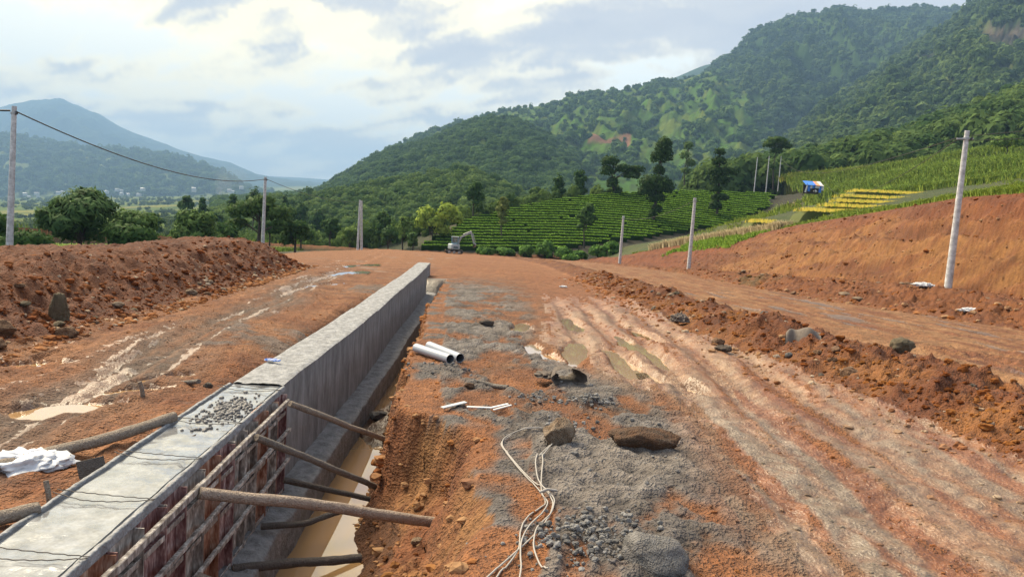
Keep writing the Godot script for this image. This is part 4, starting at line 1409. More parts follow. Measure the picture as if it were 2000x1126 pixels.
# ---------------------------------------------------------------- poles and cables
func pole(called: String, label: String, base: Vector3, top: Vector3, r0: float, r1: float, head: int, group: String) -> void:
	var t := thing(called, base, label, "utility pole", group)
	var up := top - base
	var pts := PackedVector3Array()
	var rr := PackedFloat32Array()
	for k in 9:
		pts.append(up * (k / 8.0) - up.normalized() * (0.4 if k == 0 else 0.0))
		rr.append(0.86 * lerpf(r0, r1, k / 8.0))
	var st := st_new()
	add_tube(st, pts, rr, 10)
	st.generate_normals()
	obj("shaft", st.commit(), M.pole, t)
	var n := up.normalized()
	if head >= 1:
		var s2 := st_new()
		add_tube(s2, PackedVector3Array([up - n * 0.28, up - n * 0.22]), fill(2, r1 * 1.25), 12)
		s2.generate_normals()
		obj("collar", s2.commit(), M.steel, t)
	if head == 2:
		var s3 := st_new()
		add_bar(s3, up - n * 0.25 + Vector3(-0.32, -0.03, 0.02), up - n * 0.25 + Vector3(0.22, 0, 0.02), 0.05, 0.05, 0.006)
		s3.generate_normals()
		obj("bracket", s3.commit(), M.steel, t)
	if head >= 1:
		var s4 := st_new()
		add_tube(s4, PackedVector3Array([up - n * 0.30 + Vector3(r1, 0, 0.06), up - n * 0.25 + Vector3(r1 + 0.05, 0, 0.06), up - n * 0.18 + Vector3(r1 + 0.06, 0, 0.06)]), PackedFloat32Array([0.02, 0.035, 0.02]), 8)
		s4.generate_normals()
		obj("insulator", s4.commit(), M.wire, t)

func cable(label: String, a: Vector3, b: Vector3, sag: float, r: float, m: Material, group := "overhead cables") -> void:
	var pts := PackedVector3Array()
	for k in 33:
		var t := k / 32.0
		pts.append((b - a) * t + Vector3(0, -sag * 4.0 * t * (1.0 - t), 0))
	var st := st_new()
	add_tube(st, pts, fill(33, r), 5)
	st.generate_normals()
	var o := obj("overhead_cable", st.commit(), m)
	o.position = a
	tag(o, label, "cable", group)

func make_poles() -> void:
	var g := "concrete poles round the site"
	pole("utility_pole", "tall grey concrete pole at the left edge behind the earth mound", Vector3(-18.33, -0.6, -26.5), Vector3(-18.15, 4.81, -26.5), 0.145, 0.095, 1, g)
	pole("utility_pole", "white concrete pole rising behind the middle of the earth mound", Vector3(-20.65, -1.3, -60), Vector3(-20.6, 4.32, -60), 0.17, 0.12, 1, g)
	pole("utility_pole", "left one of the twin concrete poles at the far edge", Vector3(-17.55, -2.1, -82), Vector3(-17.52, 3.38, -82), 0.16, 0.12, 0, g)
	pole("utility_pole", "right one of the twin concrete poles at the far edge", Vector3(-17.18, -2.1, -82.3), Vector3(-17.4, 3.30, -82.3), 0.16, 0.12, 0, g)
	pole("utility_pole", "shortest-looking concrete pole in front of the tea hill's foot", Vector3(11.0, -2.0, -76), Vector3(11.05, 3.28, -76), 0.19, 0.13, 1, g)
	pole("utility_pole", "middle concrete pole at the foot of the cut bank", Vector3(12.69, -0.95, -53), Vector3(12.74, 4.39, -53), 0.17, 0.12, 1, g)
	pole("utility_pole", "tallest concrete pole on the right bench of the bank", Vector3(14.29, 0.3, -24), Vector3(14.34, 5.59, -24), 0.145, 0.085, 2, g)
	var g3 := "far poles above the tea hill"
	pole("utility_pole", "leftmost of three slim far poles above the tea", Vector3(47.9, 11.5, -150), Vector3(48.0, 18.2, -150), 0.13, 0.09, 0, g3)
	pole("utility_pole", "middle one of three slim far poles above the tea", Vector3(50.3, 11.5, -150), Vector3(50.34, 18.6, -150), 0.13, 0.09, 0, g3)
	pole("utility_pole", "rightmost of three slim far poles above the tea", Vector3(52.7, 12.0, -150), Vector3(52.75, 18.7, -150), 0.13, 0.09, 0, g3)
	var L1 := Vector3(-18.05, 4.62, -26.44)
	var L2 := Vector3(-20.5, 4.15, -59.9)
	cable("thick black cable sagging between the two left poles", L1, L2, 1.0, 0.026, M.wire)
	cable("black cable leaving the left pole towards the picture edge", L1 + Vector3(-0.2, 0.02, 0), Vector3(-26, 5.4, -20), 0.5, 0.034, M.wire)
	cable("thin cable from the white pole to the twin poles", L2, Vector3(-17.6, 3.1, -82), 0.5, 0.02, M.wire)
	var R1 := Vector3(14.36, 5.42, -23.95)
	cable("upper cable from the tallest right pole to the right picture edge", R1, Vector3(24, 7.3, -18), 0.25, 0.011, M.wire)
	cable("lower cable from the tallest right pole to the right picture edge", R1 + Vector3(0, -0.15, 0), Vector3(24, 6.7, -18), 0.3, 0.009, M.wire)
	cable("thin cable from the tallest right pole down towards the hut", Vector3(14.05, 5.3, -24), Vector3(46, 11.5, -112), 2.2, 0.012, M.wire)
	cable("thin cable from the tallest right pole to the three far poles", Vector3(14.05, 5.35, -24), Vector3(52.7, 18.4, -150), 2.0, 0.012, M.wire)
	cable("thin cable between the two poles below the tea hill", Vector3(11.1, 3.0, -76), Vector3(12.7, 4.2, -53), 0.55, 0.014, M.wire)

# ---------------------------------------------------------------- leaves
# adds leaf faces over a set of lobes [centre, radii]
func leaves(v: PackedVector3Array, no: PackedVector3Array, c: PackedColorArray, lobes: Array, per: float, size: float, slim: float, tint: Color, tint2: Color, droop: float, r: RandomNumberGenerator) -> void:
	for lb in lobes:
		var rad: Vector3 = lb[1]
		var n := int(per * (rad.x * rad.y + rad.y * rad.z + rad.x * rad.z) / 3.0)
		var ph := r.randf() * 50.0
		for k in n:
			var dir := Vector3(r.randfn(), r.randfn(), r.randfn()).normalized()
			if dir.y < -0.5:
				dir.y *= -0.6
				dir = dir.normalized()
			var clot := nb.get_noise_3d(dir.x * 2.4 + ph, dir.y * 2.4, dir.z * 2.4)
			if clot < -0.22:
				continue
			var k2 := r.randf_range(0.55, 1.0) + clot * 0.35
			var p: Vector3 = lb[0] + dir * rad * k2
			var out := (dir + Vector3(r.randfn(), r.randfn(), r.randfn()) * 0.30).normalized()
			var along := (out.cross(Vector3(r.randfn(), r.randfn(), r.randfn())).normalized() * 0.9 + dir * 0.22 + Vector3(0, -droop, 0)).normalized()
			var side := along.cross(out).normalized()
			var nn := side.cross(along).normalized()
			var l := size * r.randf_range(0.65, 1.35)
			var w := l * slim
			var cl := tint.lerp(tint2, clampf(r.randf() * 0.75 + clot * 0.7, 0, 1)) * 1.5
			var sn := (nn * signf(nn.dot(dir) + 0.001) + dir * 0.9 + Vector3(0, 0.25, 0)).normalized()
			tri(v, no, c, p - along * l * 0.5, p + side * w, p + along * l * 0.6, sn, cl)
			tri(v, no, c, p - along * l * 0.5, p + along * l * 0.6, p - side * w, sn, cl)

func crown(lobes: Array, per: float, size: float, slim: float, tint: Color, tint2: Color, droop: float, s: int) -> ArrayMesh:
	var v := PackedVector3Array()
	var no := PackedVector3Array()
	var c := PackedColorArray()
	var r := RandomNumberGenerator.new()
	r.seed = s
	leaves(v, no, c, lobes, per, size, slim, tint, tint2, droop, r)
	return arrays_mesh(v, no, c, PackedInt32Array())

func tree(called: String, label: String, category: String, base: Vector3, height: float, lobes: Array, per: float, size: float, slim: float, tint: Color, tint2: Color, droop: float, trunk_r: float, s: int, group := "") -> void:
	var t := thing(called, base, label, category, group)
	var st := st_new()
	var r := RandomNumberGenerator.new()
	r.seed = s + 100
	var top := Vector3(0, height * 0.85, 0)
	if lobes.size():
		top = Vector3(lobes[0][0].x, height * 0.8, lobes[0][0].z)
	var lean := Vector3(r.randf_range(-0.05, 0.05) * height, 0, 0)
	var pts := PackedVector3Array([Vector3(0, -0.5, 0), Vector3(0, height * 0.2, 0) + lean * 0.5, top * 0.5 + lean, top])
	add_tube(st, pts, PackedFloat32Array([trunk_r * 1.3, trunk_r, trunk_r * 0.7, trunk_r * 0.25]), 7, 0.15)
	for lb in lobes:
		var cpt: Vector3 = lb[0]
		var from := Vector3(top.x * cpt.y / height * 0.6, maxf(cpt.y - lb[1].y * 0.9, height * 0.22), top.z * cpt.y / height * 0.6)
		for q in 2:
			var e: Vector3 = cpt + Vector3(r.randf_range(-0.5, 0.5), r.randf_range(-0.1, 0.6), r.randf_range(-0.5, 0.5)) * lb[1]
			add_tube(st, PackedVector3Array([from, from.lerp(e, 0.5) + Vector3(0, 0.08 * height * r.randf(), 0), e]), PackedFloat32Array([trunk_r * 0.5, trunk_r * 0.32, trunk_r * 0.1]), 5, 0.0, false)
	st.generate_normals()
	obj("trunk", st.commit(), M.bark, t)
	obj("crown", crown(lobes, per, size, slim, tint, tint2, droop, s), M.leaf, t)

func lobes_ball(h0: float, h1: float, w: float, n: int, s: int) -> Array:
	# lobes spread through an egg between two heights
	var r := RandomNumberGenerator.new()
	r.seed = s
	var out := [[Vector3(0, (h0 + h1) * 0.5, 0), Vector3(w * 0.62, (h1 - h0) * 0.42, w * 0.62)]]
	for k in n:
		var y := r.randf_range(0.1, 0.92)
		var wide := sin(PI * clampf(0.18 + 0.72 * y, 0, 1))
		var a := r.randf() * TAU
		var rr := w * (0.30 + 0.16 * r.randf())
		out.append([Vector3(cos(a) * wide * (w - rr) * 0.95, lerpf(h0 + rr * 0.5, h1 - rr * 0.8, y), sin(a) * wide * (w - rr) * 0.95), Vector3(rr, rr * 0.8, rr)])
	return out

const G_DARK := Color(0.020, 0.045, 0.016)
const G_MID := Color(0.050, 0.090, 0.026)
const G_LIT := Color(0.085, 0.140, 0.034)
const G_YEL := Color(0.20, 0.26, 0.045)

func make_trees() -> void:
	var gl := "trees and bushes behind the earth mound"
	tree("feathery_tree", "big round feathery tree rising behind the left half of the earth mound", "tree", Vector3(-24.9, -1.7, -42), 4.15, lobes_ball(0.3, 4.3, 2.35, 16, 1), 620, 0.42, 0.16, Color(0.024, 0.052, 0.022), Color(0.075, 0.125, 0.045), 0.25, 0.12, 1, gl)
	tree("feathery_bush", "wide light green bush next right of the big round tree", "bush", Vector3(-25.3, -1.6, -48.5), 2.8, lobes_ball(0.0, 2.95, 2.1, 12, 2), 520, 0.40, 0.17, Color(0.028, 0.058, 0.020), Color(0.095, 0.150, 0.045), 0.2, 0.09, 2, gl)
	tree("feathery_bush", "light green bush in the middle behind the earth mound", "bush", Vector3(-21.9, -1.6, -50.5), 3.1, lobes_ball(0.0, 3.2, 2.0, 12, 3), 520, 0.40, 0.17, Color(0.028, 0.058, 0.020), Color(0.095, 0.150, 0.045), 0.2, 0.09, 3, gl)
	tree("feathery_bush", "dark low bush at the left picture edge under the pole", "bush", Vector3(-27.6, -1.4, -38), 2.2, lobes_ball(0.0, 2.3, 1.9, 9, 4), 520, 0.40, 0.17, G_DARK, G_MID, 0.2, 0.08, 4, gl)
	tree("feathery_bush", "small dark bush filling the gap left of the round tree", "bush", Vector3(-24.2, -1.3, -36), 1.2, lobes_ball(0.0, 1.35, 1.5, 8, 5), 520, 0.34, 0.17, G_DARK, G_MID, 0.2, 0.06, 5, gl)
	tree("feathery_bush", "dark bush at the right foot of the round tree", "bush", Vector3(-21.6, -1.3, -41), 1.6, lobes_ball(0.0, 1.8, 1.7, 8, 6), 520, 0.36, 0.17, G_DARK, G_MID, 0.2, 0.06, 6, gl)
	tree("spreading_tree", "dark spreading tree with visible trunk left of the white pole", "tree", Vector3(-23.4, -1.9, -67), 4.9, [[Vector3(0, 3.6, 0), Vector3(1.6, 1.1, 1.6)], [Vector3(-1.5, 3.2, 0.3), Vector3(1.3, 0.9, 1.2)], [Vector3(1.5, 3.1, 0), Vector3(1.4, 0.95, 1.2)], [Vector3(-2.0, 2.0, -0.2), Vector3(1.0, 0.7, 1.0)], [Vector3(2.2, 2.1, 0.2), Vector3(1.0, 0.8, 1.0)], [Vector3(0.4, 4.3, 0.1), Vector3(1.1, 0.6, 1.0)]], 420, 0.36, 0.3, Color(0.022, 0.046, 0.016), Color(0.065, 0.105, 0.030), 0.1, 0.16, 7, gl)
	tree("spreading_tree", "dark low tree between the bushes and the spreading tree", "tree", Vector3(-24.3, -2.2, -60), 2.8, lobes_ball(0.3, 2.9, 1.9, 9, 8), 420, 0.34, 0.3, G_DARK, G_MID, 0.1, 0.1, 8, gl)
	tree("spreading_tree", "dark round tree right of the white pole", "tree", Vector3(-20.4, -2.2, -68), 3.4, lobes_ball(0.4, 3.3, 1.7, 9, 9), 420, 0.34, 0.3, G_DARK, G_MID, 0.1, 0.1, 9, gl)
	# trees along the far edge between the white pole and the excavator
	var ge := "trees along the far edge of the site"
	var e := [
		[-29.5, -88, 4.2, 1.9, 0, "tree at the far edge, leftmost, next right of the white pole"], [-26.8, -92, 3.6, 1.7, 1, "second far-edge tree right of the white pole, low and dark"],
		[-24.4, -97, 4.6, 1.6, 0, "third far-edge tree right of the white pole, darker and taller"], [-21.6, -96, 3.5, 1.5, 2, "light green far-edge tree just left of the twin poles"],
		[-16.3, -95, 4.0, 1.3, 0, "dark far-edge tree just right of the twin poles"], [-18.6, -104, 6.0, 1.6, 1, "taller tree behind the twin poles"],
		[-14.9, -98, 5.4, 1.2, 2, "slender pale tree left of the yellow-green tree"], [-13.1, -94.5, 3.4, 1.0, 1, "small tree close to the left of the yellow-green tree"],
		[-6.6, -112, 6.4, 1.7, 0, "dark tree behind and right of the yellow-green tree"], [-1.8, -101, 6.4, 1.3, 3, "thin olive tree before the lower left tea rows"],
		[9.4, -98.5, 6.6, 1.5, 1, "thin dark tree standing before the middle tea rows"], [-31.5, -100, 6.0, 2.2, 1, "broad dark tree far left behind the white pole"],
	]
	var tones := [[G_DARK, G_MID], [Color(0.026, 0.056, 0.018), Color(0.062, 0.105, 0.03)], [Color(0.045, 0.085, 0.022), Color(0.12, 0.17, 0.045)], [Color(0.05, 0.07, 0.02), Color(0.12, 0.14, 0.045)]]
	for k in e.size():
		var q: Array = e[k]
		var by := -3.2 if q[0] < -12.5 else H(q[0], -q[1]) - 0.1
		var h: float = q[2]
		tree("edge_tree", q[5], "tree", Vector3(q[0], by, q[1]), h, lobes_ball(h * 0.28, h, q[3], 9, 40 + k), 200.0 if q[4] == 3 else 330.0, 0.38, 0.38, tones[q[4]][0], tones[q[4]][1], 0.1, 0.10, 40 + k, ge)
	tree("bright_tree", "bright yellow-green tree with a forked trunk left of the excavator", "tree", Vector3(-10.6, -2.6, -100), 6.6, [[Vector3(-1.6, 4.6, 0), Vector3(1.25, 1.55, 1.2)], [Vector3(1.1, 5.2, 0.2), Vector3(1.35, 1.55, 1.3)], [Vector3(2.5, 4.6, 0), Vector3(0.9, 1.2, 0.9)], [Vector3(-0.4, 3.9, 0.3), Vector3(1.4, 1.2, 1.2)], [Vector3(-2.3, 3.6, 0), Vector3(0.9, 1.1, 0.9)], [Vector3(0.6, 2.9, -0.2), Vector3(1.4, 0.8, 1.0)]], 420, 0.36, 0.42, Color(0.10, 0.15, 0.03), Color(0.26, 0.32, 0.055), 0.1, 0.14, 60)
	# the tall dark trees on the tea hill
	var gt := "tall dark trees on the tea hill"
	tree("tall_tree", "tallest dark tree on the tea hill with a leaning top and bare lower trunk", "tree", Vector3(20.9, 2.6, -112), 13.6, [[Vector3(0.7, 12.0, 0), Vector3(1.3, 1.6, 1.3)], [Vector3(0.0, 10.4, 0), Vector3(1.3, 1.4, 1.3)], [Vector3(1.2, 10.7, 0.2), Vector3(1.0, 1.3, 1.0)], [Vector3(-0.6, 6.4, 0), Vector3(2.2, 1.5, 2.0)], [Vector3(0.9, 6.0, 0.2), Vector3(1.8, 1.7, 1.8)], [Vector3(-1.4, 5.2, 0), Vector3(1.4, 1.0, 1.3)], [Vector3(0.2, 4.3, 0), Vector3(1.4, 1.0, 1.3)], [Vector3(0.2, 8.4, 0), Vector3(0.9, 1.0, 0.9)], [Vector3(0.3, 2.6, 0), Vector3(1.0, 0.8, 0.9)], [Vector3(-0.2, 1.8, 0), Vector3(0.7, 0.5, 0.7)]], 400, 0.36, 0.4, Color(0.012, 0.028, 0.010), Color(0.040, 0.068, 0.020), 0.1, 0.2, 70, gt)
	tree("tall_tree", "wide dark tree close left of the tallest one", "tree", Vector3(16.6, 5.0, -126), 9.8, [[Vector3(-1.2, 8.2, 0), Vector3(1.6, 1.1, 1.5)], [Vector3(-1.6, 6.6, 0), Vector3(1.3, 1.1, 1.3)], [Vector3(1.2, 7.1, 0), Vector3(1.6, 1.0, 1.4)], [Vector3(2.6, 6.2, 0), Vector3(1.5, 0.9, 1.3)], [Vector3(-0.6, 4.6, 0), Vector3(1.1, 1.2, 1.1)], [Vector3(0.4, 3.2, 0), Vector3(0.8, 0.9, 0.8)], [Vector3(3.4, 7.2, 0), Vector3(1.4, 0.8, 1.2)]], 380, 0.38, 0.4, Color(0.014, 0.032, 0.011), Color(0.045, 0.075, 0.022), 0.1, 0.2, 71, gt)
	tree("tall_tree", "dark layered tree right of the tallest one near the tea hill's top", "tree", Vector3(32.0, 5.0, -118), 10.9, [[Vector3(-0.3, 10.1, 0), Vector3(0.9, 0.7, 0.9)], [Vector3(-0.3, 8.6, 0), Vector3(1.3, 0.9, 1.3)], [Vector3(1.4, 7.0, 0), Vector3(1.7, 0.8, 1.4)], [Vector3(-0.8, 6.9, 0), Vector3(1.4, 1.0, 1.3)], [Vector3(0.2, 5.6, 0), Vector3(1.4, 0.9, 1.3)], [Vector3(-0.5, 4.2, 0), Vector3(1.0, 0.8, 1.0)], [Vector3(0.4, 2.9, 0), Vector3(1.5, 0.7, 1.3)], [Vector3(-0.3, 1.6, 0), Vector3(1.1, 0.9, 1.1)]], 400, 0.36, 0.4, Color(0.012, 0.028, 0.010), Color(0.040, 0.068, 0.020), 0.1, 0.18, 72, gt)
	tree("umbrella_tree", "flat-topped dark tree among the three slim far poles", "tree", Vector3(52.4, 12.5, -152), 10.2, [[Vector3(0, 9.4, 0), Vector3(2.2, 0.9, 2.0)], [Vector3(-1.5, 8.6, 0), Vector3(1.5, 0.9, 1.4)], [Vector3(1.6, 8.5, 0), Vector3(1.5, 0.8, 1.4)], [Vector3(0, 7.4, 0), Vector3(1.2, 0.7, 1.1)], [Vector3(-1.0, 4.2, 0), Vector3(1.0, 0.7, 1.0)]], 380, 0.42, 0.4, G_DARK, Color(0.055, 0.085, 0.025), 0.1, 0.16, 73)
	tree("slender_tree", "pale slender tree behind, between the tallest and the layered tree", "tree", Vector3(38.4, 11.0, -170), 12.0, [[Vector3(0, 10.8, 0), Vector3(1.2, 1.3, 1.2)], [Vector3(-0.6, 8.6, 0), Vector3(1.4, 1.2, 1.2)], [Vector3(0.7, 7.0, 0), Vector3(1.3, 1.1, 1.2)], [Vector3(-0.3, 5.2, 0), Vector3(1.1, 0.9, 1.0)]], 170, 0.45, 0.4, Color(0.035, 0.065, 0.022), Color(0.085, 0.13, 0.04), 0.1, 0.16, 74)
	tree("slender_tree", "dark upright tree above the top edge of the tea, left of the tall ones", "tree", Vector3(10.6, 3.4, -128), 9.2, lobes_ball(2.0, 9.2, 1.6, 11, 75), 330, 0.4, 0.4, G_DARK, G_MID, 0.1, 0.14, 75, gt)
	tree("slender_tree", "second dark upright tree further left above the tea", "tree", Vector3(7.2, 2.6, -130), 9.2, lobes_ball(2.0, 9.0, 1.5, 11, 76), 330, 0.4, 0.4, G_DARK, G_MID, 0.1, 0.14, 76, gt)
	tree("slender_tree", "lower leafy tree left of the two upright ones above the tea", "tree", Vector3(3.2, 1.0, -129), 8.0, lobes_ball(1.6, 8.0, 1.9, 11, 77), 330, 0.4, 0.4, Color(0.03, 0.06, 0.02), Color(0.08, 0.12, 0.035), 0.1, 0.14, 77, gt)
	tree("slope_tree", "lone feathery small tree on the green slope at the right edge", "tree", Vector3(70.5, 15.2, -108), 3.6, [[Vector3(0, 3.0, 0), Vector3(2.2, 0.7, 1.8)], [Vector3(-1.2, 2.4, 0), Vector3(1.4, 0.6, 1.2)], [Vector3(1.4, 2.5, 0), Vector3(1.4, 0.6, 1.2)]], 220, 0.4, 0.3, Color(0.04, 0.075, 0.02), Color(0.10, 0.15, 0.04), 0.15, 0.1, 78)
	# far trees in the valley on the left
	var fv := [[-71.9, 13.0, 2.6, "round dark tree in the valley above the middle bush"], [-68.4, 13.0, 1.5, "thin umbrella tree in the valley right of the round dark one"], [-61.6, 14.0, 1.7, "tall slim tree in the valley left of the white pole"], [-57.2, 15.6, 2.3, "tallest valley tree just left of the white pole"], [-54.0, 12.5, 1.3, "pointed dark tree in the valley left of the white pole's cable"], [-50.5, 14.6, 1.6, "slim tree in the valley just right of the white pole"], [-47.0, 13.0, 2.2, "broad valley tree right of the white pole"], [-43.2, 12.0, 2.0, "second broad valley tree right of the white pole"], [-79.0, 8.5, 2.6, "low dark tree in the valley above the round feathery tree"], [-64.8, 9.5, 1.8, "low round tree between the slim valley trees"]]
	for k in fv.size():
		var q: Array = fv[k]
		tree("valley_tree", q[3], "tree", Vector3(q[0], -8.8, -160), q[1], lobes_ball(q[1] * 0.42, q[1], q[2], 8, 90 + k), 170, 0.5, 0.45, G_DARK, G_MID, 0.1, 0.15, 90 + k, "trees in the valley on the left")
	# undergrowth at the foot of the tea
	var ug := [[-3.6, -94.6, 1.5, "low bush right behind the excavator's bucket"], [-1.2, -95.2, 1.3, "second bush right of the excavator"], [1.6, -94.4, 1.9, "bright bush at the left foot of the tea rows"], [3.9, -94.8, 2.6, "tallest leafy bush at the foot of the tea rows"], [6.2, -94.2, 2.0, "rounded bush right of the tallest leafy bush"], [8.4, -93.6, 1.7, "bush in front of the thin dark tree"], [10.6, -92.0, 1.8, "bush left of the short concrete pole"], [12.6, -95.0, 2.2, "dark bush behind the short concrete pole"], [7.2, -91.8, 1.0, "low light green bush by the road's far end"]]
	for k in ug.size():
		var q: Array = ug[k]
		var h: float = q[2]
		tree("leafy_bush", q[3], "bush", Vector3(q[0], H(q[0], -q[1]) - 0.2, q[1]), h, lobes_ball(0.0, h, 1.25 + 0.15 * h, 9, 120 + k), 330, 0.36, 0.45, Color(0.022, 0.055, 0.014), Color(0.085, 0.16, 0.03), 0.1, 0.06, 120 + k, "bushes at the foot of the tea")

# ---------------------------------------------------------------- tea, rice, maize, grass
const ORD := ["first", "second", "third", "fourth", "fifth", "sixth", "seventh", "eighth", "ninth", "tenth", "eleventh", "twelfth", "thirteenth", "fourteenth", "fifteenth", "sixteenth", "seventeenth", "eighteenth", "nineteenth", "twentieth", "twenty-first", "twenty-second", "twenty-third", "twenty-fourth", "twenty-fifth", "twenty-sixth", "twenty-seventh", "twenty-eighth", "twenty-ninth", "thirtieth", "thirty-first", "thirty-second"]

func make_tea() -> void:
	var r := RandomNumberGenerator.new()
	r.seed = 61
	for k in 32:
		var d0 := 96.8 + 1.24 * k
		var xl := pl(TEA_L, d0) + r.randf_range(-0.5, 0.8)
		var xr := pl(TEA_R, d0) - r.randf_range(0.0, 1.5)
		var o := Vector3((xl + xr) * 0.5, tea_y((xl + xr) * 0.5, d0), -d0)
		var t := thing("tea_hedge", o, "clipped green tea hedge, %s row up from the foot of the tea hill" % ORD[k], "tea hedge", "tea hedges on the hill")
		var rows := []
		var v := PackedVector3Array()
		var no := PackedVector3Array()
		var c := PackedColorArray()
		var x := xl
		while x < xr:
			var d := d0 + 0.7 * sin(x * 0.09 + 0.5) + 0.25 * nb.get_noise_2d(x * 0.25, k * 3.0)
			var y := tea_y(x, d)
			var h := 0.55 + 0.05 * nb.get_noise_2d(x * 0.8, k * 5.0)
			var w := 0.46 + 0.04 * nb.get_noise_2d(x * 0.7, k * 9.0)
			if nb.get_noise_2d(x * 0.35 + 70.0, k * 7.7) < -0.58:
				h *= 0.25
			var ring := PackedVector3Array()
			for p in [[-w * 0.9, -0.25], [-w, h * 0.55], [-w * 0.75, h * 0.93], [0.0, h], [w * 0.75, h * 0.93], [w, h * 0.55], [w * 0.9, -0.25]]:
				ring.append(Vector3(x, y + p[1] + 0.05 * nc.get_noise_2d(x, p[0] * 3.0 + k), -d + p[0]) - o)
			rows.append(ring)
			for q in 40:
				var a := r.randf_range(-0.72, 0.72)
				var p := Vector3(x + r.randf_range(0, 0.5), y + h * (1.0 - 0.25 * a * a) + r.randf_range(-0.03, 0.10), -d + a * w) - o
				var up := (Vector3(r.randfn() * 0.5, 1.0, r.randfn() * 0.5 + a * 0.6)).normalized()
				var sd := up.cross(Vector3(r.randfn(), 0, r.randfn())).normalized()
				var fw := sd.cross(up)
				var l := r.randf_range(0.09, 0.17)
				var g := Color(0.09, 0.20, 0.02).lerp(Color(0.20, 0.34, 0.04), r.randf())
				tri(v, no, c, p - fw * l, p + sd * l * 0.6, p + fw * l + up * l * 0.5, up, g)
			x += 0.5
		if rows.size() > 1:
			rows.reverse()
			obj("hedge_body", grid_mesh(rows), M.tea_old, t)
			obj("young_shoots", arrays_mesh(v, no, c, PackedInt32Array()), M.leaf, t)

func blade_tuft(s: int, n: int, h: float, w: float, spread: float, bend: float, c0: Color, c1: Color) -> ArrayMesh:
	var r := RandomNumberGenerator.new()
	r.seed = s
	var v := PackedVector3Array()
	var no := PackedVector3Array()
	var c := PackedColorArray()
	for k in n:
		var a := r.randf() * TAU
		var out := Vector3(cos(a), 0, sin(a))
		var sd := Vector3(-sin(a), 0, cos(a))
		var l := h * r.randf_range(0.65, 1.1)
		var b := bend * r.randf_range(0.4, 1.2)
		var p0 := out * spread * r.randf()
		var p1 := p0 + Vector3(0, l * 0.62, 0) + out * l * b * 0.3
		var p2 := p0 + Vector3(0, l * (1.0 - 0.4 * b), 0) + out * l * b * 0.9
		var cl := c0.lerp(c1, r.randf())
		var nn := (Vector3(0, 0.8, 0) + out * 0.6).normalized()
		tri(v, no, c, p0 - sd * w, p1 - sd * w * 0.9, p1 + sd * w * 0.9, nn, cl)
		tri(v, no, c, p0 - sd * w, p1 + sd * w * 0.9, p0 + sd * w, nn, cl)
		tri(v, no, c, p1 - sd * w * 0.9, p2, p1 + sd * w * 0.9, nn, cl)
	return arrays_mesh(v, no, c, PackedInt32Array())

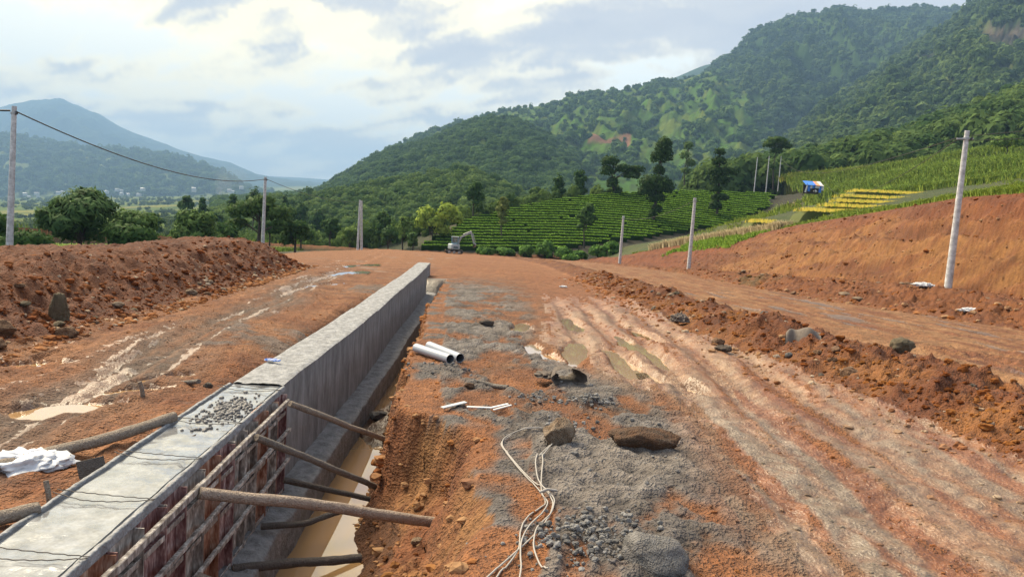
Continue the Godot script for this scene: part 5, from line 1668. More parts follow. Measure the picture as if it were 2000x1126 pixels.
func make_fields() -> void:
	var r := RandomNumberGenerator.new()
	r.seed = 81
	# ripe rice in narrow terraces: [x0, x1, distance, step in height label]
	var rice := [[35.0, 48.0, 80.0, 7.45, "topmost yellow rice strip"], [31.2, 43.2, 74.2, 6.45, "second yellow rice strip from the top"], [28.4, 37.6, 68.6, 5.6, "third yellow rice strip from the top"], [25.2, 32.2, 63.6, 4.85, "fourth yellow rice strip from the top"], [22.2, 29.0, 60.4, 4.2, "fifth yellow rice strip from the top"], [19.9, 23.6, 66.0, 3.15, "lowest yellow rice strip, next to the pale reeds"]]
	for q in rice:
		var x0: float = q[0]
		var x1: float = q[1]
		var d: float = q[2]
		var o := Vector3((x0 + x1) * 0.5, q[3], -d)
		var t := thing("rice_strip", o, q[4] + " above the cut bank", "rice", "terraced rice strips")
		var rows := []
		var v := PackedVector3Array()
		var no := PackedVector3Array()
		var c := PackedColorArray()
		var x := x0
		while x <= x1:
			var y: float = q[3] + 0.05 * (x - (x0 + x1) * 0.5) * 0.3
			var wob := 0.35 * na.get_noise_2d(x * 0.8, d) + 0.15 * nb.get_noise_2d(x, d)
			var ring := PackedVector3Array()
			for p in [[1.25, -1.3], [1.05, 0.02], [0.95, 0.10], [-1.3, 0.12], [-1.4, -0.5]]:
				var cap := smoothstep(0.0, 1.2, minf(x - x0, x1 - x - 0.3))
				ring.append(Vector3(x, y + lerpf(-1.4, p[1], cap) + 0.04 * nc.get_noise_2d(x, p[0]), -d + p[0] + wob) - o)
			rows.append(ring)
			for k in (60 if minf(x - x0, x1 - x) > 0.7 else 0):
				var front := k < 26
				var b := Vector3(x + r.randf_range(0, 0.4), y + r.randf_range(0.0, 0.1), -d + wob + (r.randf_range(0.8, 1.12) if front else r.randf_range(-1.25, 0.9))) - o
				var a := r.randf() * TAU
				var h := r.randf_range(0.24, 0.36)
				var bend := Vector3(cos(a), 0, sin(a)) * h * 0.35
				var sd := Vector3(-sin(a), 0, cos(a)) * 0.06
				if front:
					sd = Vector3(0.06, 0, r.randf_range(-0.03, 0.03))
				var cl := Color(0.40, 0.35, 0.06).lerp(Color(0.58, 0.48, 0.10), r.randf())
				if r.randf() < 0.15:
					cl = Color(0.20, 0.26, 0.04)
				tri(v, no, c, b - sd, b + Vector3(0, h, 0) + bend, b + sd, Vector3(bend.x * 0.6, 0.9, 0.35).normalized(), cl)
			x += 0.4
		rows.reverse()
		obj("bed", grid_mesh(rows), M.rice_bed, t)
		obj("ripe_stalks", arrays_mesh(v, no, c, PackedInt32Array()), M.leaf, t)
	# maize in rows up the slope
	var corn := [blade_tuft(1, 11, 2.0, 0.055, 0.05, 0.75, Color(0.08, 0.15, 0.03), Color(0.22, 0.31, 0.06)), blade_tuft(2, 11, 1.9, 0.055, 0.05, 0.8, Color(0.09, 0.16, 0.03), Color(0.26, 0.32, 0.07))]
	var pl2 := [[], []]
	var ti := [[], []]
	var d := 82.0
	while d < 158.0:
		var xa := maxf(pl([82.0, 34.0, 95.0, 36.0, 105.0, 42.0, 118.0, 46.5, 130.0, 49.5, 158.0, 53.0], d), 0.0) + r.randf_range(0, 1.0)
		var xb := 0.74 * d + 2.0
		var x := xa
		while x < xb:
			x += 0.42
			var gap := na.get_noise_2d(x * 0.5, d * 0.5)
			if r.randf() < 0.12 or gap > 0.42:
				continue
			if x / d > 0.36 and x / d < 0.435 and d < 112.5:
				continue
			if x > 42.0 + (d - 82.0) * 0.2 + 22.0 and d < 100.0:
				continue
			var k := r.randi() % 2
			var s := r.randf_range(0.7, 1.05) * (0.75 if d < 92 else 1.0)
			var px := x + r.randf_range(-0.1, 0.1)
			var pd := d + r.randf_range(-0.2, 0.2)
			pl2[k].append(Transform3D(Basis(Vector3.UP, r.randf() * TAU).scaled(Vector3(s, s, s)), Vector3(px, field_y(px, pd) - 0.05, -pd)))
			var dry := smoothstep(140.0, 150.0, d) * smoothstep(-0.2, 0.2, na.get_noise_2d(x * 0.4 + 9.0, d))
			ti[k].append(Color(1, 1, 1).lerp(Color(2.4, 1.25, 1.2), dry * 0.6 * r.randf()))
		d += 1.25
	for k in 2:
		copies("maize", corn[k], M.leaf, pl2[k], ti[k])
	# grass and weeds on the slope and along the bank's edge
	var grass := blade_tuft(5, 14, 0.5, 0.02, 0.16, 0.8, Color(0.09, 0.165, 0.03), Color(0.24, 0.33, 0.065))
	var reed := blade_tuft(6, 12, 0.95, 0.014, 0.15, 0.7, Color(0.30, 0.24, 0.13), Color(0.50, 0.42, 0.28))
	var gp := []
	var gt := []
	for k in 15000:
		var dd := 26.0 + 120.0 * pow(r.randf(), 1.3)
		var cx := pl(CREST_X, dd)
		var x := cx + 0.15 + (maxf(0.74 * dd, cx + 3.0) - cx) * pow(r.randf(), 1.6)
		if dd > 84.0 and x < pl(TEA_R, maxf(dd, 96.0)) + 7.5:
			continue
		if dd > 80.0 and x < 30.0:
			continue
		if dd > 60.0 and dd < 81.5 and x < 49.0 and x > 19.0 + 0.7 * (dd - 62.0):
			continue
		if x / dd > 0.37 and x / dd < 0.43 and dd > 81.0 and dd < 113.0 and r.randf() < 0.8:
			continue
		var s := r.randf_range(0.6, 1.5) * (1.6 if dd > 81 else 0.55)
		gp.append(Transform3D(Basis(Vector3.UP, r.randf() * TAU).scaled(Vector3(s, s * r.randf_range(0.7, 1.2), s)), Vector3(x, H(x, dd) - 0.03, -dd)))
		gt.append(Color(1, 1, 1).lerp(Color(1.5, 1.15, 0.8), r.randf() * 0.6))
	for k in 700:
		# green tufts at the bank's foot and on the ledge
		var dd := r.randf_range(58, 70)
		var x := pl(CREST_X, dd) - r.randf_range(0.2, 3.4)
		gp.append(Transform3D(Basis(Vector3.UP, r.randf() * TAU).scaled(Vector3.ONE * r.randf_range(0.5, 1.0)), Vector3(x, H(x, dd) - 0.03, -dd)))
		gt.append(Color(1.2, 1.3, 0.9))
	copies("slope_grass", grass, M.leaf, gp, gt)
	var rp := []
	for k in 1500:
		var dd := r.randf_range(57.0, 76.5)
		var x := pl(CREST_X, dd) + r.randf_range(-0.3, 1.3)
		var s := r.randf_range(0.6, 1.15)
		rp.append(Transform3D(Basis(Vector3.UP, r.randf() * TAU).scaled(Vector3.ONE * s), Vector3(x, H(x, dd) - 0.03, -dd)))
	copies("pale_reeds", reed, M.leaf, rp, [])
	# weeds behind the mound and along the left rim of the site
	var wp := []
	for k in 5200:
		var dd := r.randf_range(30.0, 96.0)
		var x := r.randf_range(-0.72 * dd - 4.0, -15.5 - 0.12 * dd)
		var s := r.randf_range(0.7, 1.5)
		wp.append(Transform3D(Basis(Vector3.UP, r.randf() * TAU).scaled(Vector3.ONE * s), Vector3(x, H(x, dd) - 0.03, -dd)))
	copies("rough_grass", grass, M.leaf, wp, [])
	# hedges and scrub between the valley fields
	var bp := []
	var bt := []
	for k in 5200:
		var dd := 170.0 * exp(r.randf() * 2.75)
		var a := r.randf_range(-0.85, -0.22)
		var x := a * dd
		var n1 := nb.get_noise_2d(x * 0.010, dd * 0.0045)
		if n1 < 0.10:
			continue
		var s := r.randf_range(1.0, 2.4) * (1.0 + dd / 1200.0)
		bp.append(Transform3D(Basis(Vector3.UP, r.randf() * TAU).scaled(Vector3(s, s * 0.9, s)), Vector3(x, floor_y(x, dd) - 1.0, -dd)))
		bt.append(Color(0.05, 0.085, 0.028).lerp(Color(0.13, 0.18, 0.055), r.randf()))
	copies("valley_scrub", M.clumps[0], M.forest, bp, bt)
	# undergrowth between site and knoll
	bp = []
	bt = []
	for k in 2600:
		var dd := r.randf_range(104.0, 200.0)
		var x := r.randf_range(-0.42, 0.14) * dd
		if dd < 140.0 and x > pl(TEA_L, dd) - 2.0:
			continue
		var s := r.randf_range(0.7, 1.9)
		var y := floor_y(x, dd) if dd > 140 else H(x, dd)
		bp.append(Transform3D(Basis(Vector3.UP, r.randf() * TAU).scaled(Vector3(s, s * r.randf_range(0.8, 1.8), s)), Vector3(x, y - 0.4, -dd)))
		bt.append(Color(0.045, 0.085, 0.026).lerp(Color(0.14, 0.21, 0.055), r.randf()))
	copies("edge_scrub", M.fine_clumps[1], M.forest, bp, bt)
	# scrub between tea hill, knoll and the ridges
	bp = []
	bt = []
	for k in 3200:
		var dd := r.randf_range(150.0, 420.0)
		var x := r.randf_range(-0.02, 0.42) * dd
		var s := r.randf_range(1.2, 2.6)
		bp.append(Transform3D(Basis(Vector3.UP, r.randf() * TAU).scaled(Vector3(s, s * r.randf_range(0.8, 1.5), s)), Vector3(x, floor_y(x, dd) - 0.6, -dd)))
		bt.append(Color(0.045, 0.085, 0.026).lerp(Color(0.14, 0.21, 0.055), r.randf()))
	copies("hollow_scrub", M.fine_clumps[2], M.forest, bp, bt)

# ---------------------------------------------------------------- excavator
func make_excavator() -> void:
	var e := thing("mini_excavator", Vector3(-7.25, H(-7.25, 89.0), -89.0), "small white and blue excavator parked at the far end of the site", "excavator")
	for s in [-1, 1]:
		# crawler: a belt round its rollers
		var cr := MeshInstance3D.new()
		cr.mesh = belt_mesh(s * 0.55)
		cr.material_override = M.rubber
		cr.name = "crawler"
		e.add_child(cr, true)
		for k in 3:
			var wst := st_new()
			add_tube(wst, PackedVector3Array([Vector3(-0.6 + 0.6 * k, 0.24, s * 0.55 - 0.12), Vector3(-0.6 + 0.6 * k, 0.24, s * 0.55 + 0.18 * s)]), fill(2, 0.15), 12)
			wst.generate_normals()
			obj("roller", wst.commit(), M.steel, cr)
	obj("undercarriage", boxed(at(Vector3(0, 0.38, 0)), Vector3(0.9, 0.25, 0.8), 0.03), M.rubber, e)
	var bl := st_new()
	add_box(bl, at(Vector3(-1.12, 0.28, 0), 0, 0, 0.1), Vector3(0.07, 0.38, 1.4), 0.02)
	add_bar(bl, Vector3(-0.4, 0.3, 0.3), Vector3(-1.1, 0.25, 0.3), 0.08, 0.1)
	add_bar(bl, Vector3(-0.4, 0.3, -0.3), Vector3(-1.1, 0.25, -0.3), 0.08, 0.1)
	bl.generate_normals()
	obj("dozer_blade", bl.commit(), M.dirty_yellow, e)
	# turned upper body
	var body := obj("body", boxed(at(Vector3(-0.12, 0.88, 0), 0.5), Vector3(1.15, 0.68, 1.2), 0.10), M.exc_white, e)
	obj("side_band", boxed(at(Vector3(-0.12, 0.80, 0), 0.5), Vector3(0.62, 0.20, 1.212), 0.01), M.exc_dark, body)
	obj("counterweight", boxed(at(Vector3(-0.48, 0.82, 0.18), 0.5), Vector3(0.35, 0.5, 1.1), 0.12), M.exc_white, e)
	var cab := Node3D.new()
	cab.name = "cab"
	e.add_child(cab)
	var posts := st_new()
	for p in [[-0.38, -0.36], [0.40, -0.36], [-0.38, 0.36], [0.40, 0.36]]:
		add_bar(posts, Vector3(p[0], 1.2, p[1]), Vector3(p[0] * 0.95, 2.02, p[1] * 0.95), 0.09, 0.09, 0.01)
	add_box(posts, at(Vector3(0, 1.28, 0)), Vector3(0.82, 0.14, 0.78), 0.02)
	posts.generate_normals()
	obj("cab_frame", posts.commit(), M.exc_blue, cab)
	obj("roof", boxed(at(Vector3(0, 2.06, 0)), Vector3(0.92, 0.10, 0.88), 0.03), M.exc_white, cab)
	for p in [[Vector3(0, 1.65, 0.36), 0.0], [Vector3(0, 1.65, -0.36), 0.0], [Vector3(0.39, 1.65, 0), PI / 2], [Vector3(-0.38, 1.65, 0), PI / 2]]:
		obj("window", boxed(at(p[0], p[1]), Vector3(0.66, 0.62, 0.012)), M.glass, cab)
	obj("seat", boxed(at(Vector3(-0.12, 1.5, 0)), Vector3(0.3, 0.5, 0.4), 0.05), M.rubber, cab)
	# boom, arm and bucket
	var bm := st_new()
	add_bar(bm, Vector3(0.35, 1.15, 0.1), Vector3(0.75, 2.15, 0.1), 0.15, 0.22, 0.02)
	add_bar(bm, Vector3(0.70, 2.08, 0.1), Vector3(1.95, 2.72, 0.1), 0.14, 0.20, 0.02)
	bm.generate_normals()
	var boom := obj("boom", bm.commit(), M.exc_grey, e)
	var cy := st_new()
	add_tube(cy, PackedVector3Array([Vector3(0.95, 2.42, 0.1), Vector3(1.9, 2.86, 0.1)]), fill(2, 0.05), 8)
	cy.generate_normals()
	obj("cylinder", cy.commit(), M.steel, boom)
	var am := st_new()
	add_bar(am, Vector3(1.85, 2.85, 0.1), Vector3(2.32, 1.35, 0.1), 0.13, 0.19, 0.02)
	am.generate_normals()
	var arm := obj("arm", am.commit(), M.exc_grey, e)
	var c2 := st_new()
	add_tube(c2, PackedVector3Array([Vector3(2.12, 2.6, 0.1), Vector3(2.45, 1.6, 0.1)]), fill(2, 0.045), 8)
	c2.generate_normals()
	obj("cylinder", c2.commit(), M.steel, arm)
	var bk := st_new()
	var prof := [Vector2(0, 0), Vector2(0.22, 0.05), Vector2(0.32, -0.15), Vector2(0.22, -0.42), Vector2(-0.05, -0.52), Vector2(-0.08, -0.46), Vector2(0.10, -0.36), Vector2(0.16, -0.12)]
	for k in prof.size():
		var a: Vector2 = prof[k]
		var b: Vector2 = prof[(k + 1) % prof.size()]
		quad(bk, Vector3(2.28 + a.x, 1.4 + a.y, -0.2), Vector3(2.28 + b.x, 1.4 + b.y, -0.2), Vector3(2.28 + b.x, 1.4 + b.y, 0.4), Vector3(2.28 + a.x, 1.4 + a.y, 0.4))
	for z in [-0.2, 0.4]:
		for k in range(1, prof.size() - 1):
			for q in [prof[0], prof[k], prof[k + 1]]:
				bk.add_vertex(Vector3(2.28 + q.x, 1.4 + q.y, z))
	bk.generate_normals()
	obj("bucket", bk.commit(), M.steel, e)

func belt_mesh(z: float) -> ArrayMesh:
	var st := st_new()
	var n := 26
	var outer := []
	for k in n:
		var a := TAU * k / n
		outer.append(Vector3(0.76 if cos(a) > 0 else -0.76, 0.25, 0) + Vector3(cos(a), sin(a), 0) * 0.25)
	for k in n:
		var a: Vector3 = outer[k]
		var b: Vector3 = outer[(k + 1) % n]
		var c := Vector3(0, 0.25, 0)
		var ai := a.lerp(c, 0.16)
		var bi := b.lerp(c, 0.16)
		var lo := Vector3(0, 0, z - 0.17)
		var hi := Vector3(0, 0, z + 0.17)
		quad(st, a + lo, a + hi, b + hi, b + lo)
		quad(st, ai + lo, bi + lo, bi + hi, ai + hi)
		quad(st, a + hi, ai + hi, bi + hi, b + hi)
		quad(st, a + lo, b + lo, bi + lo, ai + lo)
	st.generate_normals()
	return st.commit()

# ---------------------------------------------------------------- hut
func make_hut() -> void:
	var h := thing("field_hut", Vector3(43.8, 9.1, -110), "small makeshift hut with a blue and orange tarpaulin roof in the fields", "hut")
	for p in [[-1.15, 0.7], [1.15, 0.7], [-1.15, -0.7], [1.15, -0.7], [0, 0.7]]:
		obj("post", tube_mesh(PackedVector3Array([Vector3(p[0], -0.4, p[1]), Vector3(p[0], 1.25, p[1])]), fill(2, 0.05), 6), M.bark, h)
	var parts := [["blue_roof_sheet", -1.3, 0.25, M.tarp_blue], ["orange_roof_sheet", 0.25, 0.8, M.tarp_orange], ["pale_roof_sheet", 0.8, 1.35, M.tarp_white]]
	for q in parts:
		var rows := []
		for i in 7:
			var r := PackedVector3Array()
			for j in 7:
				var x := lerpf(q[1], q[2], j / 6.0)
				var t := i / 6.0
				r.append(Vector3(x - 0.15 * (1.0 - t), lerpf(1.02, 1.75, t) + 0.05 * nb.get_noise_2d(x * 2.0, t * 3.0), lerpf(1.05, -0.9, t)))
			rows.append(r)
		obj(q[0], grid_mesh(rows), q[3], h)
	for q in [["hanging_cloth", -1.1, -0.72, M.tarp_blue, 0.1], ["hanging_cloth", -0.72, -0.4, M.tarp_white, 0.55], ["hanging_cloth", -0.4, -0.05, M.tarp_blue, 0.6], ["hanging_cloth", 0.0, 0.7, M.tarp_white, 0.62], ["hanging_cloth", 0.55, 0.95, M.tarp_blue, 0.0], ["hanging_cloth", 0.95, 1.25, M.tarp_white, 0.35]]:
		var rows := []
		for i in 7:
			var r := PackedVector3Array()
			for j in 7:
				var x := lerpf(q[1], q[2], j / 6.0)
				r.append(Vector3(x, lerpf(q[4], 1.08, i / 6.0), 0.86 + 0.06 * sin(x * 17.0) + 0.03 * nb.get_noise_2d(x * 4.0, i)))
			rows.append(r)
		obj(q[0], grid_mesh(rows), q[3], h)
	obj("back_wall", boxed(at(Vector3(0, 0.5, -0.72)), Vector3(2.3, 1.3, 0.03)), M.bark, h)
	var cl := obj("white_bundle", rock_mesh(8, 2, 0.5), M.tarp_white, h)
	cl.transform = Transform3D(Basis.from_scale(Vector3(0.28, 0.22, 0.25)), Vector3(0.2, 0.2, 0.55))
	var prop := obj("leaning_sheet", boxed(at(Vector3(-1.32, 0.45, 0.95), 0.2, 0.0, -0.25), Vector3(0.22, 1.05, 0.02)), M.tarp_white, h)
	prop.set_meta("label", "pale sheet leaning at the hut's corner")

# ---------------------------------------------------------------- far houses, smoke
func make_village() -> void:
	var r := RandomNumberGenerator.new()
	r.seed = 91
	var spots := []
	for k in 12:
		spots.append(Vector2(r.randf_range(-0.58, -0.50), r.randf_range(2080, 2200)))
	for k in 6:
		spots.append(Vector2(r.randf_range(-0.69, -0.60), r.randf_range(2060, 2160)))
	for k in 6:
		spots.append(Vector2(r.randf_range(-0.46, -0.36), r.randf_range(1900, 2120)))
	var root: Node3D = null
	for s in spots:
		var x: float = s.x * s.y
		var p := Vector3(x, floor_y(x, s.y) + r.randf_range(-6, 22), -s.y)
		var h := thing("village_house", p, "tiny pale house in the far valley village below the blue mountains", "house", "houses of the far valley village")
		var w := r.randf_range(7, 12)
		var l := r.randf_range(8, 11)
		obj("wall", boxed(at(Vector3(0, 0, 0)), Vector3(w, 7.0, l)), M.house_wall, h)
		var st := st_new()
		var A := [Vector3(-w * 0.55, 3.4, l * 0.58), Vector3(w * 0.55, 3.4, l * 0.58), Vector3(w * 0.55, 5.6, 0), Vector3(-w * 0.55, 5.6, 0), Vector3(-w * 0.55, 3.4, -l * 0.58), Vector3(w * 0.55, 3.4, -l * 0.58)]
		quad(st, A[0], A[3], A[2], A[1])
		quad(st, A[3], A[4], A[5], A[2])
		quad(st, A[0], A[1], A[5], A[4])
		for t in [A[0], A[4], A[3], A[1], A[2], A[5]]:
			st.add_vertex(t)
		st.generate_normals()
		obj("roof", st.commit(), M.house_roof if r.randf() < 0.6 else M.tarp_white, h)
		h.rotation.y = r.randf_range(-0.5, 0.5)

func make_smoke() -> void:
	var k := 0
	for q in [[Vector3(-690, 34, -1700), Vector3(16, 30, 18), 0.005], [Vector3(-680, 52, -1700), Vector3(40, 44, 36), 0.0018], [Vector3(-662, 70, -1700), Vector3(80, 50, 60), 0.0009]]:
		var f := FogVolume.new()
		f.shape = RenderingServer.FOG_VOLUME_SHAPE_ELLIPSOID
		f.size = q[1]
		var m := FogMaterial.new()
		m.albedo = Color(0.99, 0.99, 1.0)
		m.density = q[2]
		f.material = m
		f.name = numbered("smoke")
		add_child(f)
		f.position = q[0]
		f.set_meta("kind", "stuff")
		k += 1

# ---------------------------------------------------------------- things lying about
func cloth_lump(s: int, size: Vector3, folds: float) -> ArrayMesh:
	# crumpled sacking: a closed, creased heap
	var rows := []
	var nu := 64
	var nv := 28
	for i in nv + 1:
		var r := PackedVector3Array()
		var t := float(i) / nv
		var ph := PI * t
		for j in nu + 1:
			var a := TAU * (j % nu) / nu
			var dir := Vector3(sin(ph) * cos(a), cos(ph), sin(ph) * sin(a))
			var n1 := nr.get_noise_3d(dir.x * 2.0 + s, dir.y * 2.0, dir.z * 2.0 + s * 3)
			var n2 := nb.get_noise_3d(dir.x * 1.6 + s * 5, dir.y * 1.6, dir.z * 1.6)
			var k := 1.0 + folds * (0.5 * n1 + 0.55 * n2)
			var p := dir * k
			p.y = maxf(p.y, -0.25)
			r.append(p * size)
		rows.append(r)
	return grid_mesh(rows)

func make_litter() -> void:
	# two grey plastic pipes
	for k in 2:
		var a := Vector3(-1.17, 0.0, -9.2) if k == 0 else Vector3(-1.03, 0.0, -9.42)
		var b := Vector3(-0.68, 0.0, -8.56) if k == 0 else Vector3(-0.57, 0.0, -8.66)
		a.y = 0.065
		b.y = 0.068
		var o := (a + b) * 0.5
		var t := thing("plastic_pipe", o, "front grey plastic pipe, nearer to the trench" if k == 0 else "rear grey plastic pipe, lying behind the front one", "pipe", "pair of grey pipes by the trench")
		var st := st_new()
		add_tube(st, PackedVector3Array([a - o, b - o]), fill(2, 0.056), 28, 0.0, false)
		st.generate_normals()
		obj("outer_wall", st.commit(), M.pvc, t)
		st = st_new()
		add_tube(st, PackedVector3Array([b - o, a - o]), fill(2, 0.052), 28, 0.0, false)
		st.generate_normals()
		obj("inner_wall", st.commit(), M.pvc_in, t)
		for e in 2:
			st = st_new()
			var c := (b - o) if e == 0 else (a - o)
			var dr := (b - a).normalized()
			var x := dr.cross(Vector3.UP).normalized()
			var y := x.cross(dr)
			for q in 28:
				var u := x * cos(TAU * q / 28) + y * sin(TAU * q / 28)
				var w := x * cos(TAU * (q + 1) / 28) + y * sin(TAU * (q + 1) / 28)
				quad(st, c + u * 0.052, c + u * 0.056, c + w * 0.056, c + w * 0.052)
			st.generate_normals()
			obj("rim", st.commit(), M.pvc, t)
	# sticks and pegs
	timber("bare_log", "short weathered stick lying right of the small stone", [on(-0.30, -7.52, 0.03), on(-0.13, -7.46, 0.03), on(0.02, -7.38, 0.03)], 0.022, 0.027, M.grey_timber, "sticks lying about")
	timber("bare_log", "crooked stick sticking out of the mud left of the wall", [on(-3.13, -6.93, -0.02), on(-3.0, -6.9, 0.05), on(-2.93, -6.86, 0.10)], 0.02, 0.024, M.grey_timber, "sticks lying about")
	timber("bare_log", "upright wooden peg beside the bright puddle", [on(-3.12, -6.2, -0.05), on(-3.13, -6.19, 0.04), on(-3.15, -6.18, 0.12)], 0.02, 0.017, M.timber, "sticks lying about")
	timber("bare_log", "little stake driven in beside the wet concrete", [on(-2.42, -3.82, -0.03), on(-2.43, -3.82, 0.05), on(-2.45, -3.83, 0.12)], 0.014, 0.014, M.timber, "sticks lying about")
	var bd := obj("board_scrap", boxed(at(Vector3(0, 0.05, 0), 0.7, -0.5, 0.1), Vector3(0.15, 0.14, 0.012), 0.003), M.dark_timber)
	bd.position = on(-2.47, -4.3)
	tag(bd, "dark broken board scrap propped beside the wet concrete", "board")
	# strips of plastic and trim near the trench rim
	var strips := [[Vector3(-0.56, 0, -6.42), Vector3(-0.36, 0, -6.60), 0.05, M.trim_grey, "grey trim offcut lying at the trench rim"], [Vector3(-0.34, 0, -6.46), Vector3(-0.13, 0, -6.50), 0.035, M.tarp_white, "white plastic strip in the middle of the scraps"], [Vector3(-0.14, 0, -6.50), Vector3(0.03, 0, -6.66), 0.03, M.tarp_white, "white plastic strip pointing away to the right"], [Vector3(-0.10, 0, -6.44), Vector3(0.06, 0, -6.60), 0.02, M.tarp_white, "thin white plastic strip nearest the camera"]]
	for q in strips:
		var a: Vector3 = q[0]
		var b: Vector3 = q[1]
		a.y = gy(a.x, a.z) + 0.03
		b.y = gy(b.x, b.z) + 0.035
		var o := (a + b) * 0.5
		var st := st_new()
		add_bar(st, a - o, b - o, q[2], 0.010, 0.002)
		st.generate_normals()
		var m := obj("plastic_strip", st.commit(), q[3])
		m.position = o
		tag(m, q[4], "strip", "plastic scraps by the trench")
	# sacks
	var sk := thing("cement_sack", on(0.62, -7.86), "torn grey cement sack lying open on the rutted mud", "sack")
	var rows := []
	for i in 15:
		var r := PackedVector3Array()
		var t := i / 14.0
		for j in 33:
			var a := TAU * (j % 32) / 32.0
			var cr := 0.022 * nr.get_noise_2d(cos(a) * 2.0 + 4.0, t * 2.2 + sin(a)) + 0.014 * nb.get_noise_2d(cos(a) * 3.0, t * 5.0 + sin(a) * 3.0)
			var mouth := 0.62 + 0.55 * t
			r.append(Vector3(cos(a) * (0.165 * mouth + cr) + 0.04 * (1.0 - t), maxf(0.005, 0.075 + sin(a) * (0.085 * mouth + cr) - 0.02 * t), -0.16 + 0.33 * t + 0.045 * sin(a * 2.0 + 1.0) * t))
		rows.append(r)
	var sb := obj("sack_body", grid_mesh(rows), M.sack, sk)
	sb.rotation.y = 0.25
	var fl := obj("torn_flap", cloth_lump(3, Vector3(0.11, 0.035, 0.12), 0.8), M.sack, sk)
	fl.position = Vector3(-0.19, 0.04, -0.02)
	var dr := obj("draped_sack", drape_mesh(4.35, -10.75), M.sack2)
	dr.position = on(4.35, -10.75, 0.07)
	tag(dr, "brown grey sack draped over the crest of the earth ridge", "sack")
	var sm := obj("draped_sack", cloth_lump(12, Vector3(0.15, 0.10, 0.12), 0.9), M.sack2)
	sm.position = on(3.28, -14.1, 0.05)
	tag(sm, "small crumpled dark sack at the foot of the earth ridge", "sack")
	var ws := obj("plastic_sheet", cloth_lump(5, Vector3(0.21, 0.07, 0.13), 0.8), M.white_plastic)
	ws.position = on(-2.93, -4.38, 0.02)
	ws.rotation.y = 0.3
	tag(ws, "crumpled white plastic sheet left of the wet concrete", "plastic sheet")
	var wh := [[13.5, -24.0, 0.30, "white plastic scrap on the slope below the tallest right pole"], [12.6, -20.0, 0.24, "white scrap at the bank's foot near the right edge"], [1.85, -26.4, 0.12, "pale scrap on the far side of the earth ridge"], [12.0, -68.0, 0.28, "pale scrap between the two middle concrete poles"]]
	for q in wh:
		var m := obj("plastic_sheet", cloth_lump(int(q[0] * 10), Vector3(q[2], q[2] * 0.28, q[2] * 0.6), 0.9), M.white_plastic)
		m.position = on(q[0], q[1], 0.02)
		tag(m, q[3], "plastic sheet")
	# blue twine bundle on the wall
	var tw := thing("twine_bundle", Vector3(wall_x(7.55) - 0.36, wall_top(7.55) + 0.015, -7.55), "small tangle of blue twine on the wall's left edge", "twine")
	var rg := RandomNumberGenerator.new()
	rg.seed = 3
	for k in 7:
		var pts := PackedVector3Array()
		for q in 12:
			pts.append(Vector3(sin(q * 0.9 + k) * 0.07 + rg.randf_range(-0.02, 0.02), 0.012 + 0.012 * rg.randf(), cos(q * 0.7 + k * 2.0) * 0.04))
		obj("strand", tube_mesh(pts, fill(12, 0.004), 5), M.tarp_blue if k % 2 == 0 else M.tarp_white, tw)
	# the loop of grey cable
	var loops := [
		[[0.42, -5.82], [0.20, -5.80], [0.03, -5.66], [-0.01, -5.50], [0.08, -5.10], [0.18, -4.80], [0.26, -4.58], [0.28, -4.36], [0.19, -4.19], [0.13, -3.93], [0.12, -3.72], [0.06, -3.52], [0.0, -3.36], [-0.1, -3.1]],
		[[0.40, -5.80], [0.18, -5.77], [0.01, -5.63], [0.0, -5.45], [0.10, -5.06], [0.21, -4.77], [0.29, -4.56], [0.33, -4.40], [0.30, -4.18], [0.22, -3.92], [0.12, -3.70], [0.03, -3.50], [-0.04, -3.34], [-0.15, -3.0]],
		[[0.36, -5.46], [0.27, -5.2], [0.24, -5.02], [0.25, -4.72], [0.30, -4.52], [0.34, -4.42], [0.31, -4.22], [0.22, -3.95], [0.20, -3.69], [0.23, -3.52], [0.26, -3.42]],
		[[0.38, -5.48], [0.30, -5.2], [0.29, -5.0], [0.27, -4.70], [0.27, -4.52], [0.30, -4.38], [0.26, -4.2], [0.18, -3.98], [0.13, -3.74], [0.13, -3.5], [0.12, -3.36], [0.1, -3.0]],
	]
	var cb := thing("cable_loop", on(0.2, -4.6), "looped grey electric cable lying on the ground by the trench rim", "cable")
	for k in 4:
		var c := Curve3D.new()
		for q in loops[k]:
			var p := on(q[0], q[1], 0.010 + 0.004 * k)
			c.add_point(p - cb.position)
		# smooth handles
		for i in range(1, c.point_count - 1):
			var tn := (c.get_point_position(i + 1) - c.get_point_position(i - 1)) * 0.2
			c.set_point_in(i, -tn)
			c.set_point_out(i, tn)
		var pts := PackedVector3Array()
		var l := c.get_baked_length()
		for i in 90:
			var p := c.sample_baked(l * i / 89.0, true)
			var w := p + cb.position
			p.y = maxf(p.y, gy(w.x, w.z) + 0.008 - cb.position.y)
			pts.append(p)
		obj("strand", tube_mesh(pts, fill(90, 0.0048), 7), M.cable_grey, cb)
	obj("knot", tube_mesh(PackedVector3Array([Vector3(0.05, 0.04, 0.14), Vector3(0.10, 0.055, 0.12), Vector3(0.16, 0.045, 0.11)]), fill(3, 0.009), 7), M.cable_grey, cb)

